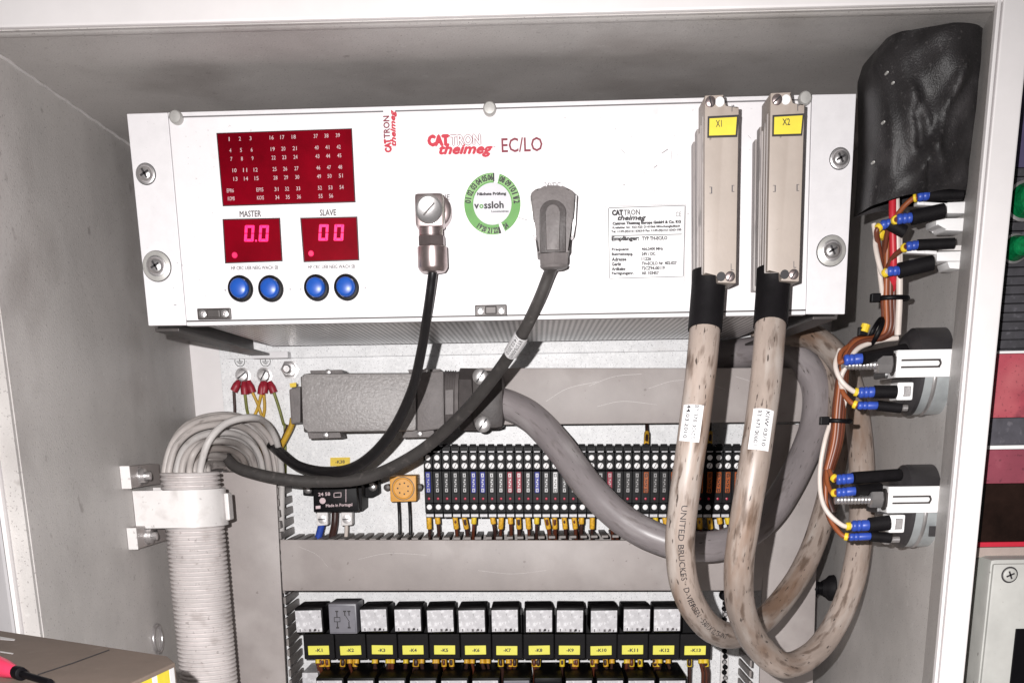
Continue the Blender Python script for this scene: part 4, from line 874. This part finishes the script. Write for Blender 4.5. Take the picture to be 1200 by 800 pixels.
# ------------------------------------------------------------------ black leather boot at the top right
def boot():
    Lf = [(1046, 37), (1030, 56), (1023, 78), (1024, 120), (1024, 170), (1021, 215), (1018, 243)]
    Rt = [(1158, 22), (1162, 40), (1158, 90), (1146, 140), (1139, 175), (1137, 205), (1136, 226)]
    nu, nv = 34, 34; b = MB(); vs = []; fs = []
    def lerp_list(Ls, t):
        q = t*(len(Ls)-1); i = min(int(q), len(Ls)-2); return Vector(Ls[i]).lerp(Vector(Ls[i+1]), q-i)
    for side in (0, 1):
        base = len(vs)
        for j in range(nv+1):
            t = j/nv; a = lerp_list(Lf, t); c = lerp_list(Rt, t)
            for i in range(nu+1):
                s = i/nu; p = a.lerp(c, s); bul = (math.sin(math.pi*min(1, max(0, s)))**.55)*(math.sin(math.pi*(.12+.80*t))**.5)
                p.y += 10*math.sin(math.pi*s)*(t**3)*-.5
                cr = 7*math.exp(-((s*1.0+.55*t-.86)/.055)**2)*(1 if .35 < t < .85 else .2) - 8*math.exp(-((s-.42-.6*(t-.75))/.05)**2)*(t > .55) + 4.5*math.exp(-((s-.95*t+.22)/.07)**2)*(t > .45) - 5*math.exp(-((s-.62+1.3*(t-.52))/.045)**2)*(.38 < t < .72)
                cr += 3.0*math.sin(9*s+5*t+2*math.sin(7*t))+2.2*math.sin(17*s-11*t+3*math.sin(5*s))+1.3*math.sin(31*t+13*s)*math.sin(7*s+2)
                y = -26-30*bul-cr*bul if side == 0 else 12+14*bul
                w = at(p.x, p.y, -26); vs.append(V(w.x, y, w.z))
        for j in range(nv):
            for i in range(nu):
                q = base+j*(nu+1)+i; fs.append((q, q+1, q+nu+2, q+nu+1))
    m = (nu+1)*(nv+1)
    for j in range(nv):
        for i in (0, nu): q = j*(nu+1)+i; fs.append((q, q+nu+1, q+nu+1+m, q+m))
    for i in range(nu):
        for j in (0,): q = j*(nu+1)+i; fs.append((q, q+1, q+1+m, q+m))
    return b.add(vs, fs)
bo = thing('leather_boot', 'creased black leather boot covering the device above the gauges', 'cover', at(1080, 245, 0))
obj('skin', boot(), m_leather, bo, 70)
for u, v in ((1040, 85), (1047, 97), (1036, 143), (1024, 190)):
    q = at(u, v, -43); obj('leather_scuff', MB().lathe(q, (0,-1,0), [(-4, .8), (0, .9), (.5, .6), (.3, .3)], 10), m_washer, bo, 50)  # small raised dots standing in for scuffs on the leather

# ------------------------------------------------------------------ round gauges on the right wall
def gauge(label, dy, cx0, v_top, v_bot, br, stud, nut, Y0=4.):
    vc = (v_top+v_bot)/2; c = at(cx0, vc, Y0); R_ = (at(cx0, v_top, Y0).z-at(cx0, v_bot, Y0).z)/2
    g = thing('panel_gauge', label, 'gauge', (XR, Y0, c.z-R_), 'round gauges on the right wall')
    obj('case', MB().lathe((c.x, Y0, c.z), (1,0,0), [(0, R_-2.5), (1, R_-.8), (XR-c.x+0, R_-.8)], 48), m_gauge, g, 40)
    obj('rear_rim', MB().lathe((c.x-1, Y0, c.z), (1,0,0), [(-4, R_*.70), (-3, R_*.86), (0, R_-1.5), (1.5, R_), (4.2, R_), (4.6, R_-.9)], 48), m_gauged, g, 40)
    # dark upper jacket
    up = MB(); vs = []; fs = []; n = 14; xs = (c.x+3, XR-.5)
    for x in xs:
        for k in range(n+1):
            b_a = math.radians(18+112*k/n); vs.append(V(x, Y0-math.cos(b_a)*(R_+.2), c.z+math.sin(b_a)*(R_+.2)))
    for k in range(n): fs.append((k, k+1, n+2+k, n+1+k))
    obj('jacket', up.add(vs, fs), m_gauged, g, 60)
    yb = Y0-R_-3
    b0 = at(br[0], br[1], yb); b1 = at(br[2], br[3], yb)
    bk = obj('clamp_bracket', MB().box(b0.x, XR-.5, yb, yb+2, b1.z, b0.z, .5).box(b0.x, b0.x+2, yb+2.2, Y0+R_*.5, b1.z, b0.z, .4), m_white, g)
    zm = (b0.z+b1.z)/2
    sl = MB(); x0, x1 = b0.x+3, b0.x+27; h = 2.2
    pts = [V(x0, yb-.4, zm+h)]+[V(x1+math.sin(a)*h, yb-.4, zm+math.cos(a)*h) for a in [k*math.pi/8 for k in range(9)]]+[V(x0, yb-.4, zm-h)]
    obj('slot_edge', MB().tube(pts, .7, 6, 2), m_dsteel, bk, 60)
    s0 = at(stud[0], stud[2], yb-1); obj('stud', MB().lathe(V(s0.x, yb+8, zm), (1,0,0), [(0, 2.0)]+[q for k in range(int((b0.x-s0.x+2)/2.4)) for q in ((.6+k*2.4, 3.2), (1.8+k*2.4, 2.7))]+[(b0.x-s0.x+6, 3)], 14), m_steel, g, 40)
    n0 = at(nut[0], vc, yb-1); n1 = at(nut[1], vc, yb-1)
    obj('nut', MB().lathe(V(n0.x, yb+8, zm), (1,0,0), [(0, 5.2), (1, 6.2), (n1.x-n0.x-1, 6.2), (n1.x-n0.x, 5.2)], 6), m_steel, g, 25)
    obj('nut_washer', MB().lathe(V(n1.x+.3, yb+8, zm), (1,0,0), [(0, 7.5), (1.6, 7.5)], 20), m_dsteel, g, 40)
    obj('rear_block', MB().box(c.x-20, c.x-4, Y0-14, Y0+16, c.z-4, c.z+16, 2), m_gauged, g)
    return g, c, R_
gA, cA, rA = gauge('upper round gauge with white slotted clamp, just below the brown wire trunk', 0, 1064, 385, 488, (1052, 410, 1124, 441), (990, 0, 428), (1030, 1049))
gB, cB, rB = gauge('lower round gauge with white slotted clamp and small printed plate', 0, 1054, 545, 642, (1042, 570, 1108, 600), (981, 0, 586), (1022, 1038))
# printed squares on the lower gauge
t = MB(); 
for p in ([(1089, 616), (1101, 616), (1100, 628), (1088, 628)],): t.px(p, 4-rB*.97, .3)
obj('printed_plate', t, m_gauged, gB)

# ------------------------------------------------------------------ terminal blocks of the green lamps
wb = []
for lab, parts in (('white lamp holder under the leather boot with two black sleeved leads', ([(1110, 237), (1136, 236), (1136, 250), (1110, 250)], [(1097, 256), (1136, 255), (1135, 271), (1108, 270), (1106, 265), (1097, 264)], [(1075, 236), (1110, 238), (1110, 241.5), (1075, 240)], [(1090, 254), (1108, 254), (1108, 257), (1090, 257)])),
                   ('white lamp holder below the other one above the cable tie', ([(1098, 295), (1133, 294), (1132, 306), (1098, 306)], [(1110, 306.5), (1132, 306), (1131, 315.5), (1113, 314.5)], [(1060, 292), (1098, 294), (1098, 298), (1060, 296)], [(1104, 288), (1133, 287), (1133, 293.5), (1104, 293)]))):
    t = thing('lamp_holder', lab, 'lamp holder', at(1130, parts[0][2][1], -20), 'white lamp holders')
    for k, p in enumerate(parts):
        pts = [at(u, v, -22) for u, v in p]
        for q in pts:
            if q.x > at(1125, 300, -22).x: q.x = XR-.4
        obj(('housing', 'collar', 'contact_strip', 'spring')[k], MB().poly(pts, (0, 22 if k < 2 else 8, 0), .8 if k < 2 else .4), m_white if k != 3 else m_clip, t, 40)

# ------------------------------------------------------------------ wire harness
hn = thing('wire_harness', 'brown wire harness with white strands, blue lugs and black ties feeding the gauges', 'wire harness', at(990, 520, 20))
Yh = -18.
def hw(pts, r, m): 
    return obj('strand', MB().tube([at(u, v, y) for u, v, y in pts], r, 8, 7), m, hn, 60)
# vertical trunk
for k in range(9):
    a = k*2*math.pi/9; dx = math.cos(a)*7; dy = math.sin(a)*6
    hw([(1044+dx*.8, 258+k, -8+dy), (1043+dx, 300, -8+dy), (1042+dx, 350, -6+dy), (1042+dx, 384, -4+dy), (1030+dx, 396, -4+dy), (1004+dx*.5, 402+dx*.4, -6+dy), (990+dx*.5, 425, -10+dy), (984+dx*.7, 470, -12+dy), (980+dx*.7, 515, -12+dy), (971+dx*.5, 550, -12+dy)], 2.1, m_brown if k % 3 else m_orw)
hw([(1053, 245, -16), (1054, 300, -16), (1054, 350, -14), (1052, 392, -10)], 2.3, m_wwire)
hw([(1046, 232, -18), (1046, 262, -20), (1047, 310, -18), (1046, 340, -10)], 2.5, m_rwire); hw([(1050, 232, -16), (1051, 262, -18), (1052, 310, -16), (1052, 345, -8)], 2.4, m_wwire)
hw([(1024, 262, -14), (1028, 290, -15), (1031, 318, -14), (1034, 345, -10)], 1.7, m_wwire)
hw([(1052, 396, -6), (1030, 399, -8), (1006, 408, -14), (994, 425, -20), (985, 445, -20), (990, 470, -16), (976, 505, -12)], 1.8, m_wwire)
# lug leads: (lug start px, lug end px, sleeve end px, feed points)
def lead(l0, l1, s1, feed, m, Y=-26., rl=3.6, rs=4.2, ysl=None, marker=True):
    Ys = Y if ysl is None else ysl
    obj('lug', MB().lathe(at(*l0, Y), at(*l1, Y)-at(*l0, Y), [(0, rl*.75), (1, rl)]+[q for k in range(1, 3) for q in ((k*3., rl), (k*3.+.6, rl*.86), (k*3.+1.4, rl))]+[((at(*l1, Y)-at(*l0, Y)).length, rl*.95)], 14), m_lug, hn, 50)
    if s1: obj('sleeve', MB().tube([at(*l1, Y), (at(*l1, Y)+at(*s1, Ys))/2, at(*s1, Ys)], rs, 12, 4), m_blackm, hn, 60)
    pts = [at(*l0, Y)]+[at(u, v, y) for u, v, y in feed]
    obj('strand', MB().tube(pts, 1.7, 8, 7), m, hn, 60)
    if marker:
        P = spline(pts, 8); a, b_ = P[1], P[min(5, len(P)-1)]
        obj('marker_sleeve', MB().cyl(a, b_, 2.8, 10, .3), m_ylw, hn, 50)
lead((989, 422), (1010, 420), (1060, 410), [(984, 424, -24), (986, 412, -18), (1000, 402, -8)], m_orw, marker=False, ysl=-10)
lead((1006, 460), (1024, 459), (1050, 459), [(998, 457, -26), (986, 446, -26), (979, 428, -22), (984, 410, -14)], m_wwire)
lead((1005, 475), (1028, 475), (1056, 478), [(997, 471, -24), (988, 460, -20), (984, 445, -14)], m_orw, rl=2.7, rs=3.4)
lead((980, 562), (999, 560), (1054, 556), [(974, 556, -22), (971, 545, -16), (972, 530, -12)], m_orw, ysl=-14)
lead((980, 577), (1002, 575), (1030, 572), [(974, 576, -22), (969, 562, -16), (970, 545, -12)], m_orw, rl=3.2, ysl=-10)
lead((998, 616), (1018, 615), (1042, 612), [(987, 615, -26), (970, 600, -24), (962, 580, -20), (961, 550, -16), (967, 515, -14), (975, 490, -10)], m_wwire, rl=3.9, rs=5.2)
lead((995, 629), (1020, 628), (1044, 630), [(986, 626, -24), (974, 610, -18), (968, 590, -14), (968, 560, -12)], m_orw, rl=2.7, rs=3.6)
hw([(984, 470, -12), (972, 530, -10), (966, 575, -8), (972, 605, -12), (982, 622, -18)], 2.2, m_brown); hw([(986, 470, -8), (974, 530, -6), (969, 575, -4), (976, 600, -8)], 2.2, m_dwire)
# leads of the lamp holders
lead((1075, 231), (1088, 229), (1128, 228), [(1068, 234, -28), (1056, 246, -24), (1042, 268, -16), (1036, 300, -12)], m_orw, Y=-30, rl=3.0, rs=3.6)
lead((1051, 257), (1068, 255), (1106, 247), [(1046, 260, -26), (1040, 272, -20), (1036, 300, -12)], m_brown, Y=-32, rl=3.2, rs=4.6)
lead((1062, 289), (1075, 287), (1118, 285), [(1056, 293, -26), (1046, 302, -20), (1038, 318, -12)], m_brown, Y=-30, rl=2.9, rs=3.4)
lead((1040, 318), (1053, 317), (1093, 308), [(1034, 320, -28), (1028, 300, -24), (1026, 280, -18), (1034, 262, -12)], m_wwire, Y=-32, rl=3.0, rs=4.8)
lead((1032, 264), (1042, 262), (1060, 272), [(1027, 272, -24), (1030, 290, -18), (1034, 315, -12)], m_brown, Y=-24, rl=3.0, rs=4.0)
for u, v, m in ((1012, 389, m_ylw), (1030, 280, m_ylw)): q = at(u, v, -12); obj('marker_sleeve', MB().lathe(q, (.3,.1,1), [(0, 3), (5, 3)], 10), m, hn)
# cable ties
def tie(u, v, y, rx, ry, axis):
    c = at(u, v, y); ax_ = Vector(axis).normalized(); s1 = ax_.cross(V(0,1,0)).normalized(); s2 = ax_.cross(s1)
    k = obj('cable_tie', MB().tube([c+s1*(math.cos(a)*rx)+s2*(math.sin(a)*ry) for a in [q*math.pi/9 for q in range(19)]], 1.7, 6, 2), m_black, hn, 60)
    obj('tie_head', MB().box(c.x-rx-4, c.x-rx+2, y-ry*.5-3, y-ry*.5+3, c.z-2.5, c.z+3, .6), m_black, k)
tie(1044, 350, -7, 11, 10, (0,0,1)); tie(1026, 389, -6, 9, 9, (1,0,-.4)); tie(981, 493, -11, 9, 9, (.05,0,1))

# ------------------------------------------------------------------ black thumb knob
q = at(955, 690, 250)
kn = thing('thumb_knob', 'black thumb knob on the edge of the upright duct by the right wall', 'knob', q)
obj('shaft', MB().lathe(V(q.x-6, 258, q.z), (1,0,0), [(0, 8), (9, 8), (10, 6), (14, 6)], 20), m_black, kn, 40)
obj('grip', MB().lathe(V(q.x+8, 258, q.z), (1,0,0), [(0, 7), (4, 9), (7, 12), (11, 12.5), (12, 11.5)], 20), m_blackm, kn, 40)

# ------------------------------------------------------------------ cardboard box and screwdriver
ZC = -257.
b0 = atZ(-60, 729, ZC); b1 = atZ(196, 768, ZC); b2 = atZ(205, 776, ZC); b3 = atZ(140, 806, ZC)
dirx = (b1-b0); diry = (b3-b2); nrm = diry.normalized()
A = b0-dirx*.1; B = b1; Cc = b2; D = b2+nrm*170; Ee = D-dirx*1.1
cb = thing('cardboard_box', 'brown cardboard box with yellow label standing before the conduit', 'box', ((A+D)/2).xy.to_3d()+V(0, 0, ZB-4))
obj('carton', MB().poly([A, B, Cc, D, Ee], (0, 0, ZB-4-ZC), .8), m_card, cb)
u0 = diry.normalized(); out = V(0,0,1).cross(u0); out = out if out.x > 0 else -out
def side(a0, a1, z0, z1, m, nm, d=.35): obj(nm, MB().poly([Cc+u0*a0+V(0,0,z0)+out*d, Cc+u0*a1+V(0,0,z0)+out*d, Cc+u0*a1+V(0,0,z1)+out*d, Cc+u0*a0+V(0,0,z1)+out*d], out*.2), m, cb)
side(3, 9, -2, -60, m_sticker, 'white_label'); side(9.3, 24, -2, -60, m_yellow, 'yellow_label'); side(24.3, 30, -2, -60, m_sticker, 'printed_label'); side(30.3, 60, -2, -60, m_yellow, 'yellow_label')
k = MB(); q = atZ(50, 790, ZC+.12); 
f0 = [atZ(u, v, ZC+.15) for u, v in ((44, 789.5), (85, 776), (128, 760.5), (128.6, 761.3), (85.5, 777), (44.4, 790.5))]
k.poly(f0, (0, 0, .1)); obj('flap_gap', k, m_printk, cb)
for p in (((0, 745.5), (18, 748.5), (17, 750.3), (0, 749)), ((0, 762.5), (16, 765), (15, 766), (0, 763.8))): obj('tape_scrap', MB().poly([atZ(u, v, ZC+.2) for u, v in p], (0, 0, .15)), m_clip, cb)
sd = thing('screwdriver', 'screwdriver with pink handle lying on the cardboard box', 'screwdriver', atZ(5, 792, ZC))
h0 = atZ(-40, 781, ZC)+V(0,0,6.5); h1 = atZ(20, 796, ZC)+V(0,0,4)
obj('handle', MB().lathe(h0, h1-h0, [(0, 4), (2, 6), ((h1-h0).length*.5, 6.2), ((h1-h0).length*.8, 5), ((h1-h0).length, 3.2)], 10), m_handle, sd, 40)
h2 = h1+(h1-h0).normalized()*34; h2.z = h1.z-1
obj('shaft', MB().cyl(h1, h1+(h1-h0).normalized()*6, 3.6, 12, .5).cyl(h1+(h1-h0).normalized()*6, h2, 1.8, 12), m_black, sd, 40)

# ------------------------------------------------------------------ what shows beyond the right post: dash panel and junction box
YO = -40.
co = thing('dash_panel', 'dark ribbed dash panel with red and slate bands beyond the white post', 'dash panel', at(1230, 652, YO))
xo0 = xc+1.5; xo1 = at(1330, 400, YO).x
def band(v0, v1, m, nm, dy=0., t=6, b=.4):
    z1, z0 = at(1185, v0, YO).z, at(1185, v1, YO).z; return obj(nm, MB().box(xo0, xo1, YO+dy, YO+dy+t, z0, z1, b), m, co)
obj('backing', MB().box(xo0, xo1, YO+8, YO+12, at(1185, 652, YO).z, at(1185, -140, YO).z), m_cons, co)
band(-140, 70, m_consp, 'upper_field', 1); band(70.5, 196, m_consp, 'purple_field', 1)
v = 197.
while v < 410: band(v, v+9.6, m_cons, 'slat', random.uniform(0, .8)); v += 10.6
band(411, 414, m_white, 'white_line', -.4); band(414.4, 489, m_consr, 'red_field'); band(489.4, 521, m_consg, 'slate_field'); band(521.4, 526, m_white, 'white_line', -.6); band(526.4, 566, m_consm, 'maroon_field'); band(566.4, 634, m_consk, 'dark_window', 1); band(634.4, 640, m_printr, 'red_strip', -1); band(640.4, 652, m_consb, 'beige_sill', -2)
for v_, r_, u_ in ((236, 19, 1194), (292, 14, 1182)):
    q = at(u_, v_, YO)
    gl_ = thing('green_lamp', 'larger green signal lamp on the dash panel' if r_ == 19 else 'smaller green signal lamp on the dash panel', 'signal lamp', q, 'green signal lamps')
    q = V(max(q.x, xc+9 if r_ == 19 else xc+3), YO, q.z)
    obj('lens', MB().lathe(q+V(3, 0, 0), (0,-1,0), [q_ for k_ in range(7) for q_ in ((k_*2.3-.4, r_*(.56-.0035*k_*k_)), (k_*2.3+1.2, r_*(.53-.0035*k_*k_)))]+[(17, r_*.26), (17.6, .5)], 24), m_glamp, gl_, 20)
    obj('bezel', MB().lathe(q+V(3, 0, 0), (0,-1,0), [(-.4, r_*.64), (2.2, r_*.64), (2.6, r_*.56)], 24), m_steel, gl_, 40)
jb = thing('junction_box', 'light grey junction box with corner screw and black window below the dash panel', 'junction box', at(1200, 820, -20))
j0 = at(1164, 665, -66); jx1 = at(1330, 700, -66).x; jz0 = at(1180, 900, -66).z; jz1 = at(1180, 655, -66).z
obj('case', MB().box(j0.x-1, jx1, -62, 10, jz0, jz1, 4), m_jbox, jb, 40)
lid = obj('lid', MB().box(j0.x, jx1, -66, -62.5, jz0, jz1-3, 1.6), m_jbox, jb, 40)
cs = at(1183, 673, -66); s_ = obj('lid_screw', MB().lathe(cs, (0,-1,0), [(0, 4.6), (1.4, 4.4), (1.8, 3.6), (1.9, .5)], 22), m_jbox, lid, 40)
obj('screw_ring', MB().lathe(cs+V(0, .01, 0), (0,-1,0), [(0, 5.5), (.25, 5.5)], 22), m_printk, s_)
x = MB()
for a in (.4, .4+math.pi/2): e = V(math.cos(a), 0, math.sin(a))*2.8; f = V(-e.z, 0, e.x)*.2; x.poly([cs+V(0,-2,0)+e+f, cs+V(0,-2,0)+e-f, cs+V(0,-2,0)-e-f, cs+V(0,-2,0)-e+f], (0, .3, 0))
obj('cross_recess', x, m_printk, s_)
q = at(1190, 736, -66); obj('window', MB().box(q.x, jx1-10, -67, -65.8, jz0+4, q.z, .4), m_black, jb)

bs = thing('bead_strip', 'narrow upright strip of small dark studs beside the duct slots', 'terminal strip', at(851, 800, YM-8))
obj('carrier', MB().box(at(847, 720, YM-6).x, at(856, 720, YM-6).x, YM-6, YM-.5, at(850, 860, YM).z, at(850, 694, YM).z, .5), m_clip, bs)
for k in range(22):
    q = at(848.5+(k % 2), 700+k*6.2, YM-6); obj('stud', MB().lathe(q, (0,-1,0), [(-.2, 2.6), (3, 2.6), (4, 1.6)], 12), m_black if k % 3 else m_steel, bs, 40)
q = at(848, 700, YM-6); obj('head_stud', MB().lathe(q+V(0, 0, 3), (0,-1,0), [(0, 5), (5, 5), (7, 3.4)], 16), m_black, bs, 40)

def scratch(pts, Y, parent, w=.35):
    P = spline([at(u, v, Y-.15) for u, v in pts], 6); vs = []; fs = []
    for i_, p_ in enumerate(P): vs += [p_+V(0, 0, w*.5), p_-V(0, 0, w*.5)]
    for i_ in range(len(P)-1): fs.append((2*i_, 2*i_+1, 2*i_+3, 2*i_+2))
    obj('scratch', MB().add(vs, fs), m_clip, parent)
for q in ([(690, 452), (720, 441), (752, 438)], [(760, 455), (790, 446), (822, 447), (850, 456)], [(640, 470), (665, 455), (700, 447)], [(862, 441), (880, 447), (893, 455)], [(700, 476), (730, 470), (770, 474)]): scratch(q, YD, ud, .18)
for q in ([(420, 655), (455, 648), (500, 650)], [(560, 668), (600, 672), (640, 668)], [(350, 640), (372, 650), (384, 664)]): scratch(q, YD, md, .14)

for g_, c_, R_, tv in ((gA, cA, rA, (448, 469)), (gB, cB, rB, (602, 623))):
    yb = 4-R_*.75; x0 = at(1049 if g_ is gA else 1040, tv[0], yb).x; z1, z0 = at(1060, tv[0], yb).z, at(1060, tv[1], yb).z
    tb = obj('terminal_block', MB().box(x0, x0+11, yb-6, yb+12, z0, z1, 1.2), m_white, g_)
    obj('block_clip', MB().box(x0+3, x0+9, yb-7.4, yb-6.2, z0+2.5, z1-2.5, .6), m_steel, tb)
    obj('terminal_screw', MB().lathe(V(x0-3, yb-2, z0-5), (1,0,0), [(0, 2.2), (2, 3.4), (5, 3.4), (5.4, 2.2), (12, 2.2)], 12), m_steel, g_, 40)
    obj('case_band', MB().lathe(V(c_.x+9, 4, c_.z), (1,0,0), [(0, R_-.6), (.6, R_-.1), (2.2, R_-.1), (2.8, R_-.6)], 48, cap=False), m_steel, g_, 40)
